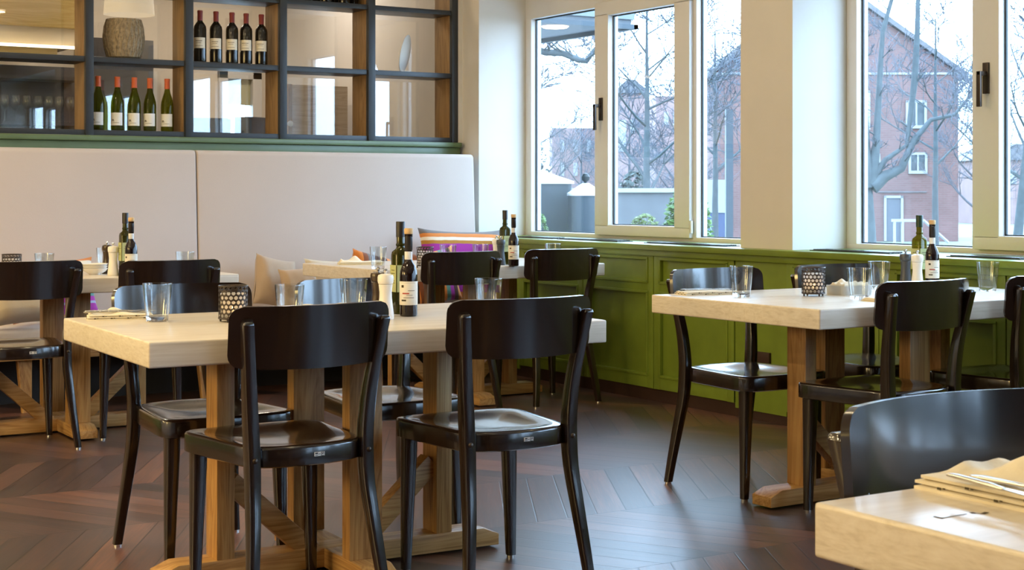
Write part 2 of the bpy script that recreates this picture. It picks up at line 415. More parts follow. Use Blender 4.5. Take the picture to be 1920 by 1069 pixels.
# ------------------------------------------------------------------ the setting
XP, XW, XG, YS = 5.08, 5.15, 5.51, 8.81       # panelling, plaster, window plane, shelf front
ZL = .851                                    # ledge top
CEIL = 3.15
X0, Y0 = -3.2, -7.0                          # far left and rear walls of the room
def struct(name, mb, mat, parent=None, **kw):
    o = mb.build(name, mat, parent, **kw)
    if parent is None: o['kind'] = 'structure'
    return o
struct('floor', MB().b2(X0-.2, 5.5, Y0-.2, 12.1, -.2, 0), M['floor'])
ce = struct('ceiling', MB().b2(X0-.2, 5.59, Y0-.2, 12.1, CEIL, CEIL+.2), M['ceiling'])
struct('wall_left', MB().b2(X0-.2, X0, Y0-.2, 12.1, 0, CEIL), M['plaster'])
struct('wall_rear', MB().b2(X0, 5.59, Y0-.2, Y0, 0, CEIL), M['rear_dark'])
# window wall: openings every 2.98 m
far_rev, near_rev, PER = 8.60, 6.005, 2.98
ops = [(near_rev-PER*i, far_rev-PER*i) for i in range(5)]
ZT = 2.62
w = MB()
w.b2(XW, 5.59, Y0, 12.1, 0, ZL-.03)
w.b2(XW, 5.59, Y0, 12.1, ZT, CEIL)
w.b2(XW, 5.59, far_rev, 12.1, ZL-.03, ZT)
for i in range(4): w.b2(XW, 5.59, ops[i+1][1], ops[i][0], ZL-.03, ZT)
w.b2(XW, 5.59, Y0, ops[4][0], ZL-.03, ZT)
struct('wall_right', w, M['plaster'])
# back wall: half wall under the shelf, green
struct('wall_back', MB().b2(X0, XW, YS+.03, YS+.24, 0, 1.43), M['green_dk'])
t1 = MB(); t1.b2(X0, 5.12, YS-.045, YS+.03, 1.432, 1.464); t1.b2(X0, 5.12, YS-.02, YS+.03, 1.37, 1.432)
struct('trim_1', t1, M['green_dk'], bevel=.006)
struct('wall_partition', MB().b2(5.116, XW, YS+.0, YS+.3, 1.464, CEIL), M['plaster'])

def window(n, y0, y1):
    """three lights: fixed pane, opening sash with a handle, fixed pane; y1 is the far end"""
    rt = empty('window_%d' % n, (XG, 0, 0)); rt['kind'] = 'structure'
    zb, zt = ZL, 2.44
    # outer frame with two mullions
    f = MB()
    f.b2(0, .08, y0, y1, zb, zb+.026+.002); f.b2(0, .08, y0, y1, 2.28, zt)
    for a, b in ((y1-.07, y1), (y1-.86, y1-.80), (y0+.80, y0+.86), (y0, y0+.07)): f.b2(0, .08, a, b, zb+.02, 2.29)
    f.build('frame', M['frame'], rt, bevel=.006)
    h_ = MB(); h_.b2(0, .10, y0, y1, zt, ZT+.01); h_.build('head_panel', M['frame'], rt, bevel=.004)
    g = MB(); g.b2(.045, .052, y1-.80, y1-.07, zb+.02, 2.285); g.build('glass_pane', M['pane'], rt, smooth=0)
    g = MB(); g.b2(.045, .052, y0+.07, y0+.80, zb+.02, 2.285); g.build('glass_pane', M['pane'], rt, smooth=0)
    for ga, gb in ((y1-.80, y1-.07), (y0+.07, y0+.80)):
        q = MB(); q.b2(.036, .046, ga, ga+.009, zb+.03, 2.28); q.b2(.036, .046, gb-.009, gb, zb+.03, 2.28); q.b2(.036, .046, ga, gb, zb+.026, zb+.034); q.b2(.036, .046, ga, gb, 2.272, 2.281)
        q.build('gasket', M['post'], rt, smooth=0)
    a, b = y1-1.765, y1-.835
    sm = MB()
    z0, z1 = zb+.022, 2.30
    sm.b2(-.028, .05, a, b, z0, z0+.064); sm.b2(-.028, .05, a, b, 2.215, z1)
    sm.b2(-.028, .05, b-.142, b, z0+.05, 2.23); sm.b2(-.028, .05, a, a+.14, z0+.05, 2.23)
    so = sm.build('sash', M['frame'], rt, bevel=.006)
    g = MB(); g.b2(.02, .027, a+.13, b-.13, z0+.06, 2.22); g.build('sash_glass', M['pane'], so, smooth=0)
    q = MB(); q.b2(.010, .021, a+.138, a+.148, z0+.06, 2.22); q.b2(.010, .021, b-.151, b-.141, z0+.06, 2.22); q.b2(.010, .021, a+.14, b-.14, z0+.062, z0+.070); q.b2(.010, .021, a+.14, b-.14, 2.208, 2.216)
    q.build('gasket', M['post'], so, smooth=0)
    hy = b-.075; hz = 1.63
    hp = MB(); hp.b2(-.040, -.0275, hy-.016, hy+.016, hz-.055, hz+.085); ho = hp.build('handle', M['handle'], so, bevel=.002)
    lv = MB(); lv.b2(-.085, -.038, hy-.010, hy+.010, hz+.025, hz+.045); lv.b2(-.085, -.072, hy-.011, hy+.013, hz-.115, hz+.045)
    lv.build('handle_lever', M['handle'], ho, bevel=.003)
    if n == 1:
        hg = MB()
        hg.lathe([(.009, 0), (.009, .07)], 10, (-.02, a-.008, z0+.03)); hg.build('hinge', M['frame'], so)
    return rt
for i, (a, b) in enumerate(ops): window(i+1, a, b)

# ledge and panelling below the windows
lm = MB(); lm.b2(XP-.035, XG+.005, Y0, 9.0, ZL-.030, ZL); lm.b2(XP-.015, XP+.02, Y0, 9.0, ZL-.062, ZL-.028)
struct('trim_2', lm, M['green'], bevel=.004)
def wainscot(y0, y1, plain=False):
    mb = MB(); X = XP
    zb = .07
    if plain:
        mb.b2(X+.004, XW+.01, y0, y1, .045, ZL-.03)
        return mb
    mb.b2(X+.016, XW+.01, y0, y1, zb, ZL-.03)          # field
    g = .0025
    mb.b2(X, X+.02, y0+g, y1-g, .775, ZL-.032)        # top rail
    mb.b2(X, X+.02, y0+g, y1-g, .592, .645)            # mid rail (drawer/door division)
    mb.b2(X, X+.02, y0+g, y1-g, zb, .14)             # bottom rail
    for a, b in ((y0+g, y0+.055), (y1-.055, y1-g)): mb.b2(X-.0012, X+.02, a, b, zb-.001, ZL-.031)
    for z0, z1 in ((.14, .592), (.645, .775)):        # raised moulding beads
        a, b = y0+.055, y1-.055
        mb.b2(X-.006, X+.018, a-.008, b+.008, z0-.006, z0+.008); mb.b2(X-.006, X+.018, a-.008, b+.008, z1-.008, z1+.006)
        mb.b2(X-.006, X+.018, a-.008, a+.008, z0, z1); mb.b2(X-.006, X+.018, b-.008, b+.008, z0, z1)
    mb.b2(X+.003, X+.02, y0+.07, y1-.07, .588, .594)
    return mb
wm = struct('trim_3', wainscot(5.59, 5.97, True), M['green'], bevel=.002)
ys = [8.0, 7.31, 6.64, 5.972]
for a, b in zip(ys[1:], ys[:-1]): wainscot(a, b).build('panel', M['green'], wm, bevel=.002)
wainscot(8.0, 8.80, True).build('panel', M['green'], wm, bevel=.002)
yy = 5.588
while yy > Y0+.3:
    wainscot(yy-.66, yy).build('panel', M['green'], wm, bevel=.002); yy -= .662
struct('baseboard_right', MB().b2(XP+.012, XW+.02, Y0, 8.82, 0, .07), M['plinth'])
# socket box on the plain panel
sk = MB().b2(XP-.012, XP+.006, 5.70, 5.83, .285, .345)
tag(sk.build('floor_socket', M['plinth'], bevel=.003), 'small dark brown socket plate on the plain green panel under the windows', 'socket')
# vent grilles lying on the ledge
for px0, px1, py, lab in ((1058, 1172, 452, 'black vent grille on the green ledge under the opening sash of the far window'),
                          (1222, 1372, 459, 'black vent grille on the green ledge just before the plaster pillar'),
                          (978, 1050, 448, 'short black vent grille on the green ledge at the far corner of the room'),
                          (1534, 1684, 471, 'black vent grille on the green ledge left of the olive oil bottle'),
                          (1790, 1930, 479, 'black vent grille on the green ledge at the right edge of the photo')):
    xg = 5.22
    ya, yb = on_x(px0, py, xg)[0], on_x(px1, py, xg)[0]
    g = MB(); cy = (ya+yb)/2; hl = (ya-yb)/2
    g.b2(-.055, .055, -hl, hl, 0, .004)
    for k in range(5): g.b2(-.045+.02*k, -.035+.02*k, -hl+.015, hl-.015, .003, .008)
    tag(g.build('vent_grille', M['grille'], loc=(xg, cy, ZL)), lab, 'vent', 'vent grilles on the window ledge')

# ------------------------------------------------------------------ lattice shelf over the banquette
shx = [(2.633, 2.68), (3.233, 3.283), (3.842, 3.89), (4.453, 4.503), (5.07, 5.116)]
shx = [(2.02, 2.067), (1.41, 1.457)] [::-1] + shx
shz = [(1.464, 1.497), (1.890, 1.922), (2.308, 2.338), (2.724, 2.754)]
sh = empty('shelf_divider', (3.3, YS, 1.464)); tag(sh, 'dark anthracite open shelf divider with glass backs above the cream banquette', 'shelf')
def shp(name, mb, mat, bevel=.002):
    mb.v = [(x-3.3, y-YS, z-1.464) for x, y, z in mb.v]
    return mb.build(name, mat, sh, bevel=bevel)
for x0, x1 in shx:
    shp('upright', MB().b2(x0, x1, YS, YS+.035, 1.464, CEIL), M['shelf'])
    shp('side_panel', MB().b2(x0+.008, x1-.008, YS+.035, YS+.25, 1.464, CEIL), M['liner'])
for z0, z1 in shz:
    shp('board', MB().b2(1.41, 5.07, YS+.012, YS+.25, z0, z1), M['shelf'])
shp('glass_back', MB().b2(1.41, 5.1, YS+.25, YS+.256, 1.464, CEIL), M['shelf_glass'], 0)

# ------------------------------------------------------------------ bottles
def print_lines(mb, r, spec, n=7):
    """thin printed strips on a label: (a0,a1,z0,z1) wrapped on radius r"""
    for a0, a1, z0, z1 in spec:
        vs = []; fs = []
        for i in range(n+1):
            a = R(a0+(a1-a0)*i/n)
            for z in (z0, z1): vs.append((r*math.cos(a), r*math.sin(a), z))
        for i in range(n): fs.append((2*i, 2*i+2, 2*i+3, 2*i+1))
        mb.add(vs, fs)
def band(r, z0, z1, a0, a1, n=20):
    mb = MB(); print_lines(mb, r, [(a0, a1, z0, z1)], n); return mb
FACE = -90-32   # labels look towards the guests at the front
def wine(kind):
    rt = empty('wine_bottle')
    if kind == 'red':
        MB().lathe([(.030, 0), (.0375, .004), (.0385, .01), (.0385, .205), (.036, .222), (.026, .238), (.0165, .25), (.0145, .262), (.0140, .30), (.0155, .303), (.0155, .312), (.013, .314)], 24).build('glass_body', M['redwine'], rt)
        MB().lathe([(.0158, .252), (.0156, .30), (.0168, .303), (.0168, .314), (.015, .317)], 20).build('capsule', M['cap_red'], rt)
        lb = band(.0390, .085, .150, FACE-62, FACE+62).build('paper_label', M['label_cream'], rt)
        p = MB(); print_lines(p, .0394, [(FACE-30, FACE+30, .128, .131), (FACE-22, FACE+22, .118, .120), (FACE-34, FACE+34, .098, .1)]); p.build('label_print', M['ink'], lb)
    else:
        MB().lathe([(.030, 0), (.0365, .004), (.0375, .01), (.0375, .150), (.0355, .175), (.028, .205), (.0185, .235), (.0150, .255), (.0140, .30), (.0155, .303), (.0155, .312), (.013, .314)], 24).build('glass_body', M['whitewine'], rt)
        MB().lathe([(.0165, .256), (.0156, .30), (.0166, .303), (.0166, .316), (.015, .318)], 20).build('capsule', M['cap_orange'], rt)
        lb = band(.0380, .030, .105, FACE-64, FACE+64).build('paper_label', M['label_white'], rt)
        p = MB(); print_lines(p, .0384, [(FACE-40, FACE-12, .055, .058), (FACE-30, FACE+30, .045, .047), (FACE-38, FACE-18, .060, .066)]); p.build('label_print', M['ink'], lb)
    return rt
def place_row(proto, pxs, py, z, labs, group, Y=None):
    for i, (px, lab) in enumerate(zip(pxs, labs)):
        X, _ = on_y(px, py, Y)
        if i == 0: proto.location = (X, Y, z); tag(proto, lab, 'wine bottle', group)
        else: tag(dup(proto, (X, Y, z), 0, lab, group), None, 'wine bottle')
ordw = ['leftmost', 'second from the left', 'middle', 'fourth from the left', 'rightmost']
rb = wine('red')
place_row(rb, (375, 405, 435, 461.5, 490), 110, shz[1][1]+.001, ['dark red-capped wine bottle on the middle board, %s of five' % o for o in ordw], 'red wine bottles on the middle board', YS+.10)
wb = wine('white')
place_row(wb, (184, 220, 252, 281, 313.5), 230, shz[0][1]+.001, ['green wine bottle with orange capsule, %s of five on the lowest board' % o for o in ordw], 'white wine bottles on the lowest board', YS+.10)
up_ = ['leftmost', 'second from the left', 'third from the left', 'third from the right', 'second from the right', 'rightmost']
for px, o, yq in zip((577, 594, 611, 628, 645, 661), up_, (.075, .16)*3):
    X, _ = on_y(px, 3, YS+yq)
    tag(dup(rb, (X, YS+yq, shz[2][1]+.001), 0, 'wine bottle on the top board, %s of six' % o, 'wine bottles on the upper board'), None, 'wine bottle')
# basket and oval plate on the middle board
bk = empty('wicker_basket', (*[on_y(232, 108, YS+.124)[0], YS+.124], shz[1][1]+.001)); tag(bk, 'round grey-brown wicker basket on the middle shelf board beside the lamp', 'basket')
MB().lathe([(.075, 0), (.095, .01), (.112, .07), (.118, .13), (.112, .19), (.098, .235), (.092, .236), (.105, .19), (.11, .13), (.104, .07), (.07, .014)], 32, close=False).build('woven_body', M['wicker'], bk)
ri = MB()
for k in range(24):
    a = 2*PI*k/24
    ri.tube([((r+.002)*math.cos(a+t*.35), (r+.002)*math.sin(a+t*.35), z) for r, z, t in ((.095, .01, 0), (.112, .07, .3), (.118, .13, .6), (.112, .19, .9), (.098, .235, 1.2))], .003, 5)
    ri.tube([((r+.002)*math.cos(a-t*.35), (r+.002)*math.sin(a-t*.35), z) for r, z, t in ((.095, .01, 0), (.112, .07, .3), (.118, .13, .6), (.112, .19, .9), (.098, .235, 1.2))], .003, 5)
ri.build('weave', M['wicker'], bk)
Xp = on_y(757, 120, YS+.15)[0]
pl = MB(); T = Matrix.Translation((0, 0, .128)) @ Matrix.Rotation(R(14), 4, 'Y') @ Matrix.Rotation(R(44), 4, 'Z') @ Matrix.Rotation(R(90), 4, 'X')
pl.lathe([(.0, .012), (.05, .010), (.075, .002), (.105, .0), (.107, .006), (.08, .010), (.055, .018), (.0, .020)], 40, M4=T @ Matrix.Diagonal((.9, 1.18, 1, 1)), close=False)
pl.box((0, 0, .006), (.07, .05, .012))
tag(pl.build('oval_plate', M['porcelain'], loc=(Xp, YS+.14, shz[1][1]+.001)), 'white oval plate standing upright on the middle shelf board', 'plate')

# ------------------------------------------------------------------ banquette
def banquette(x0, x1, label):
    rt = empty('banquette', ((x0+x1)/2, 8.1, 0)); tag(rt, label, 'banquette', 'upholstered banquettes along the back wall')
    L = x1-x0
    b = MB(); n = 14
    prof = [(.62, .40), (.355, .43), (.40, 1.36), (.412, 1.374), (.43, 1.379), (.62, 1.379)]     # y offset from 8.1, z
    hw = L/2-.004
    for s in (0,):
        pts = prof
        b.add([(-hw, y, z) for y, z in pts]+[(hw, y, z) for y, z in pts],
              [tuple(range(6)), tuple(reversed(range(6, 12)))]+[(i, 6+i, 6+(i+1) % 6, (i+1) % 6) for i in range(6)])
    b.build('backrest', M['upholstery'], rt, bevel=.014, seg=3)
    c = MB().b2(-hw, hw, -.13, .40, .335, .432); c.build('seat_cushion', M['seatcloth'], rt, bevel=.02, seg=3)
    MB().b2(-hw, hw, -.10, .45, .27, .335).build('seat_rail', M['oak_x'], rt, bevel=.004)
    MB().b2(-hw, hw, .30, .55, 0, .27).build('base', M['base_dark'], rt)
    k = max(2, int(L/.9)+1)
    for i in range(k):
        x = -hw+.12+(L-.25)*i/(k-1)
        lg = MB(); lg.sweep([(x, -.02, .28), (x, -.075, 0)], [rrect(.075, .05, .004, 1), rrect(.05, .035, .004, 1)], fixed=((1, 0, 0), (0, 1, 0)))
        lg.build('leg', M['oak_z'], rt)
    return rt
xs = on_y(372, 300, 8.47)[0]
banquette(1.0, xs, 'cream suede banquette with high flat back, left of the vertical seam')
banquette(xs, 5.055, 'cream suede banquette with high flat back, right of the seam, ending at the window corner')
def pillow(px, w, h, y, tilt, mat, label, lean=12, z=.435, rz=0, group='scatter cushions on the banquette', th=.13):
    X = on_y(px, 450, y)[0]
    mb = MB(); nu = 22
    for sgn in (1, -1):
        def fn(u, v):
            a, b = 2*u-1, 2*v-1
            pin = 1-.09*(1-abs(a)**2.5)*abs(b)**3-.0; pin2 = 1-.09*(1-abs(b)**2.5)*abs(a)**3
            t = (max(0, 1-a**4)*max(0, 1-b**4))**.55
            wr = .006*math.sin(9*a+3*b)*(1-abs(b))*abs(a)
            return (a*w/2*pin2, sgn*(th/2*t+.001)+wr*sgn, b*h/2*pin+h/2)
        mb.grid(fn, nu, nu)
    o = mb.build('scatter_cushion', mat, smooth=60)
    o.rotation_euler = (R(-lean), R(tilt), rz); o.location = (X, y, z+abs(math.sin(R(tilt)))*w/2+math.sin(R(lean))*.03)
    tag(o, label, 'cushion', group); return o
pillow(868, .56, .45, 8.22, 2, M['stripes'], 'grey, orange and purple striped cushion in the right corner of the banquette', z=.45, rz=R(-8))
pillow(108, .48, .325, 8.20, -3, M['stripes2'], 'orange-edged striped cushion with purple band at the left end of the banquette', 14, rz=R(6))
pillow(46, .34, .30, 7.99, -3, M['beige'], 'plain beige cushion leaning in front of the striped cushion at far left', 18)
pillow(511, .27, .30, 8.24, 12, M['taupe'], 'taupe cushion with a sharp raised corner just right of the banquette seam', 12, rz=R(8))
pillow(569, .22, .265, 8.04, -4, M['taupe'], 'crumpled taupe cushion in front of the taller taupe one', 20, rz=R(-10))
pillow(640, .46, .285, 8.27, 3, M['beige'], 'pale beige cushion behind the left end of the back table', 12)
pillow(706, .38, .295, 8.06, 13, M['stripes3'], 'orange and brown striped cushion behind the napkin on the back table', 14, rz=R(10))
pillow(824, .30, .335, 8.02, -9, M['stripes3'], 'orange and grey striped cushion peeking out behind the lantern of the back table', 12, rz=R(-14))

# ------------------------------------------------------------------ tables
def make_table():
    rt = empty('dining_table')
    top = MB().b2(-.70, .70, -.445, .445, .677, .745); top.build('tabletop', M['top'], rt, bevel=.006, seg=3)
    def foot(L, wd, z1):
        c = .055; h = z1
        return [(-L, .008), (-L, h-.022), (-L+c, h), (L-c, h), (L, h-.022), (L, .008)]
    fx = MB(); pr = foot(.55, .1, .066)
    fx.prism([(x, z) for x, z in pr], -.05, .05, Matrix.Rotation(R(90), 4, 'X'))
    fx.build('long_foot', M['oak_x'], rt, bevel=.003)
    fy = MB(); pr = foot(.36, .1, .0655)
    for s in (1, -1):
        q = [(.05*s, .008), (.05*s, .0655), ((.36-.055)*s, .0655), (.36*s, .044), (.36*s, .008)]
        fy.prism(q, -.05, .05, Matrix.Rotation(R(90), 4, 'Z') @ Matrix.Rotation(R(90), 4, 'X'))
    fy.build('cross_foot', M['oak_y'], rt, bevel=.003)
    for s in (1, -1):
        MB().b2(.355*s-.027, .355*s+.027, -.048, .048, .066, .678).build('leg', M['oak_z'], rt, bevel=.003)
        MB().b2(-.052, .052, .215*s-.027, .215*s+.027, .0655, .678).build('leg', M['oak_z'], rt, bevel=.003)
        br = MB(); x0, z0, x1, z1 = .33*s, .285, .075*s, .05
        dx, dz = x1-x0, z1-z0; L = math.hypot(dx, dz); nx, nz = -dz/L*.03, dx/L*.03
        q = [(x0+nx, z0+nz), (x1+nx, z1+nz), (x1-nx, z1-nz), (x0-nx, z0-nz)]
        br.prism(q, -.026, .026, Matrix.Rotation(R(90), 4, 'X'))
        br.build('brace', M['oak_x'], rt, bevel=.003)
    MB().b2(-.45, .45, -.05, .05, .655, .677).build('top_batten', M['oak_x'], rt)
    return rt
tb = make_table()
GT = 'whitewashed oak tables'
tables = {'T1': (2.02, 4.235, R(-2.3), 'pale oak dining table in the front centre with two dark chairs before it'),
          'T2': (2.085, 7.315, 0, 'pale oak dining table at far left before the banquette, white bowls on it'),
          'T3': (4.21, 7.30, 0, 'pale oak dining table at the back before the striped corner cushion'),
          'T4': (4.23, 4.185, R(.8), 'pale oak dining table at the right beside the green panelling'),
          'T5': (2.02, .958, 0, 'pale oak dining table cut off by the lower right corner of the photo')}
for i, (k, (x, y, a, lab)) in enumerate(tables.items()):
    if i == 0: tb.location = (x, y, 0); tb.rotation_euler.z = a; tag(tb, lab, 'table', GT)
    else: dup(tb, (x, y, 0), a, lab, GT)

# ------------------------------------------------------------------ chairs
def seat_outline(k=1.0, n=72):
    """closed outline of the seat, front towards +y"""
    pts = []
    wf, wr, yf, yr, bul = .218, .174, .194, -.165, .075
    # corners rounded by superposition: sample a polygon then smooth
    poly = []
    for t in range(21): poly.append((-wf+2*wf*t/20, yf+.012*(1-(2*t/20-1)**2)))
    for t in range(1, 16): poly.append((wf+(wr-wf)*t/15, yf+(yr-yf)*t/15))
    for t in range(1, 21):
        a = PI*t/20; poly.append((wr*math.cos(a), yr-bul*math.sin(a)**.8))
    for t in range(1, 15): poly.append((-wr+(wr-wf)*t/15, yr+(yf-yr)*t/15))
    P = [Vector(p) for p in poly]
    for _ in range(7): P = [(P[i-1]+2*P[i]+P[(i+1) % len(P)])/4 for i in range(len(P))]
    return [(p.x*k, (p.y)*k) for p in P]
def make_chair():
    rt = empty('dining_chair'); cm = M['chair']
    ol = seat_outline(); n = len(ol); cx, cy = 0, -.01
    s = MB(); vs = []; fs = []
    rings = [(.965, .402), (1.0, .406), (1.0, .450), (.992, .4555), (.97, .458), (.90, .458), (.80, .4565), (.68, .452), (.52, .446), (.35, .443), (.18, .4415)]
    for k, z in rings:
        for x, y in ol: vs.append((cx+(x-cx)*k, cy+(y-cy)*k, z))
    for j in range(len(rings)-1):
        for i in range(n): fs.append((j*n+i, j*n+(i+1) % n, (j+1)*n+(i+1) % n, (j+1)*n+i))
    fs.append(tuple(reversed(range(n)))); fs.append(tuple((len(rings)-1)*n+i for i in range(n)))
    s.add(vs, fs).build('seat', cm, rt, smooth=50)
    # backrest: bent plywood shell with rounded corners
    b = MB(); nu, H, W, z1, rc = 32, .163, .234, .832, .036
    vv = [0, .04, .09, .15, .22, .36, .5, .64, .78, .85, .91, .96, 1]; nv = len(vv)-1
    def mid(u, v):
        a = 2*u-1
        z0 = z1-H-.005*(1-a*a)           # lower edge dips a little
        zz = z0+(z1-z0)*v
        dv = min(v, 1-v)*(z1-z0); e = 0   # rounded corners pull the ends in
        if dv < rc: e = rc-math.sqrt(max(0, rc*rc-(rc-dv)**2))
        x = math.copysign(min(abs(a)*W, W-e), a) if abs(a) > .999 else a*(W-e)
        return Vector((x, -.263+.060*(x/W)**2-(zz-.74)*.09, zz))
    def nrm(p): return Vector((-2*.060*p.x/W/W, 1, .09)).normalized()
    th = .0065
    for sgn in (1, -1):
        vs = []
        for v in vv:
            for i in range(nu+1):
                p = mid(i/nu, v); vs.append(tuple(p+nrm(p)*th*sgn))
        b.add(vs, [(q*(nu+1)+i, q*(nu+1)+i+1, (q+1)*(nu+1)+i+1, (q+1)*(nu+1)+i) for q in range(nv) for i in range(nu)])
    # rim
    rim = [(i/nu, 0) for i in range(nu+1)]+[(1, v) for v in vv[1:]]+[(1-i/nu, 1) for i in range(1, nu+1)]+[(0, v) for v in reversed(vv[1:-1])]
    nr = len(rim); vs = []
    for u, v in rim:
        p = mid(u, v); nn = nrm(p); vs += [tuple(p+nn*th), tuple(p-nn*th)]
    b.add(vs, [(2*i, 2*((i+1) % nr), 2*((i+1) % nr)+1, 2*i+1) for i in range(nr)])
    bb = b
    bm_o = bb.build('backrest', cm, rt, smooth=50)
    bmm = bmesh.new(); bmm.from_mesh(bm_o.data); bmesh.ops.remove_doubles(bmm, verts=bmm.verts, dist=.0004)
    bmesh.ops.recalc_face_normals(bmm, faces=bmm.faces); bmm.to_mesh(bm_o.data); bmm.free(); bm_o.data.set_sharp_from_angle(angle=R(50))
    for sx in (1, -1):
        # rear leg: one bent piece from the floor to the backrest
        key = [(.200, -.268, .008), (.190, -.256, .10), (.178, -.236, .22), (.169, -.213, .34), (.1675, -.205, .43), (.170, -.2035, .50), (.178, -.212, .60), (.190, -.231, .70), (.2005, -.2495, .785)]
        path = []
        for i in range(len(key)-1):
            p0 = Vector(key[max(i-1, 0)]); p1 = Vector(key[i]); p2 = Vector(key[i+1]); p3 = Vector(key[min(i+2, len(key)-1)])
            for t in (0, .33, .66):
                path.append(.5*((2*p1)+(-p0+p2)*t+(2*p0-5*p1+4*p2-p3)*t*t+(-p0+3*p1-3*p2+p3)*t**3))
        path.append(Vector(key[-1]))
        path = [Vector((p.x*sx, p.y, p.z)) for p in path]
        secs = []
        for p in path:
            z = p.z; wd = .026+.008*min(1, z/.4) - .004*max(0, (z-.5)/.29); dp = .026+.016*min(1, z/.4)-.014*max(0, (z-.48)/.31)
            secs.append([(a, c) for a, c in rrect(wd, dp, .0035, 2)])
        lg = MB(); lg.sweep(path, secs, fixed=((1, 0, 0), (0, 1, 0)))
        tp = path[-1]
        lg.sweep([tp, tp+Vector((0, -.002, .006)), tp+Vector((0, -.002, .009))], [[(a, c) for a, c in rrect(.030, .028, .0035, 2)], [(a, c) for a, c in rrect(.026, .024, .0035, 2)], [(a*.8, c*.8) for a, c in rrect(.026, .024, .0035, 2)]], fixed=((1, 0, 0), (0, 1, 0)))
        lo = lg.build('rear_leg', cm, rt, smooth=45)
        MB().lathe([(.012, 0), (.012, .008)], 12, (.200*sx, -.268, 0)).build('foot_glide', M['chrome'], lo)
        MB().lathe([(.0075, 0), (.0072, .003), (.005, .0055), (.0015, .0068)], 12, M4=Matrix.Translation((.168*sx, -.2245, .428)) @ Matrix.Rotation(R(90), 4, 'X')).build('bolt', M['handle'], lo)
        # front leg, square and tapering
        fl = MB(); fl.sweep([(.172*sx, .148, .41), (.172*sx, .148, .36), (.181*sx, .150, .008)], [rrect(.043, .043, .008, 2), rrect(.042, .042, .008, 2), rrect(.026, .026, .005, 2)], fixed=((1, 0, 0), (0, 1, 0)))
        fo = fl.build('front_leg', cm, rt, smooth=45)
        MB().lathe([(.012, 0), (.012, .008)], 12, (.181*sx, .150, 0)).build('foot_glide', M['chrome'], fo)
    # maker's plate on the rear edge of the seat
    bp = MB(); yb = -.2385; bp.box((.012, yb, .432), (.030, .0014, .011)); pl_ = bp.build('badge', M['badge'], rt)
    g = MB(); yq = yb-.0009
    g.box((.003, yq, .434), (.008, .001, .0035)); g.box((.003, yq, .429), (.009, .001, .0015)); g.box((.0115, yq, .432), (.006, .001, .0014))
    for dx, dz, w_, h_ in ((.0205, .4365, .008, .0012), (.0205, .4275, .008, .0012), (.0170, .432, .0012, .009), (.0240, .4335, .0012, .005), (.0205, .4325, .003, .003)): g.box((dx, yq, dz), (w_, .001, h_))
    g.build('badge_emblem', M['badge_dk'], pl_)
    return rt
ch = make_chair()
GC = 'black-brown bentwood dining chairs'
chairs = [
 (1.724, 3.975, 1.7, 'black-brown chair seen from behind, left of the two before the front centre table'),
 (2.342, 3.884, -1.7, 'black-brown chair seen from behind, right of the two before the front centre table'),
 (1.743, 4.55, 180.5, 'black-brown chair facing the camera behind the left end of the front centre table'),
 (2.365, 4.545, 179.5, 'black-brown chair facing the camera behind the mills and bottles of the front centre table'),
 (1.788, 7.02, -1, 'black-brown chair seen from behind at the left edge of the photo'),
 (2.34, 6.80, 2, 'black-brown chair seen from behind below the white salt mill at the far left table'),
 (3.935, 6.97, 2, 'black-brown chair seen from behind at the back table under two tumblers, left of the pair'),
 (4.597, 7.025, 0, 'black-brown chair seen from behind at the back table, nearest the green panelling'),
 (3.89, 4.46, 181, 'black-brown chair facing the camera behind the napkin of the right table'),
 (4.535, 4.465, 180, 'black-brown chair facing the camera behind the lantern of the right table'),
 (3.964, 3.90, 3.0, 'black-brown chair seen from behind before the bottles of the right table'),
 (4.63, 3.90, 0, 'black-brown chair seen from behind at the right table, cut by the photo edge'),
 (1.715, 1.305, 180, 'large close-up black-brown chair back behind the table in the lower right corner'),
]
for i, (x, y, a, lab) in enumerate(chairs):
    if i == 0: ch.location = (x, y, 0); ch.rotation_euler.z = R(a); tag(ch, lab, 'chair', GC)
    else: dup(ch, (x, y, 0), R(a), lab, GC)

# ------------------------------------------------------------------ table ware
ZT_ = .745
def P(px, py): return (*on_z(px, py, ZT_), ZT_)
# tumblers
tum = empty('tumbler')
MB().lathe([(.0335, .017), (.036, .035), (.040, .070), (.0435, .112), (.0432, .1138), (.0415, .1136), (.0385, .070), (.0345, .035), (.031, .0175)], 40, close=False).build('bowl', M['glass'], tum, smooth=60)
MB().lathe([(.0, .0), (.029, .0), (.0315, .003), (.0335, .017), (.031, .0172), (.015, .0155), (.0, .015)], 40, close=False).build('thick_base', M['slug'], tum, smooth=60)
GG = 'clear water tumblers'
tumblers = [
 (295, 603, 'clear tumbler beside the napkin at the left end of the front centre table'),
 (543, 606, 'clear tumbler behind the left front chair back, left of a second tumbler'),
 (663, 592, 'clear tumbler behind the left front chair back, beside the salt mill'),
 (916, 590, 'clear tumbler behind the right front chair back'),
 (83, 522, 'clear tumbler between the lantern and the bowls on the far left table'),
 (347, 518, 'clear tumbler behind a chair back at the right end of the far left table'),
 (197, 508, 'clear tumbler half hidden behind the mills of the far left table'),
 (709, 505, 'clear tumbler beside the napkin on the back table'),
 (840, 500, 'clear tumbler right of the lantern on the back table before the striped cushion'),
 (901, 498, 'clear tumbler on the back table below the right end of the striped cushion'),
 (1037, 497, 'clear tumbler showing above the chair back nearest the green panelling at the back'),
 (1390, 557, 'clear tumbler beside the napkin at the left end of the right table'),
 (1611, 562, 'clear tumbler right of the grey tray on the right table, the nearer of two'),
 (1648, 545, 'clear tumbler behind another tumbler on the right table'),
 (1852, 546, 'clear tumbler standing alone right of the bottles on the right table'),
]
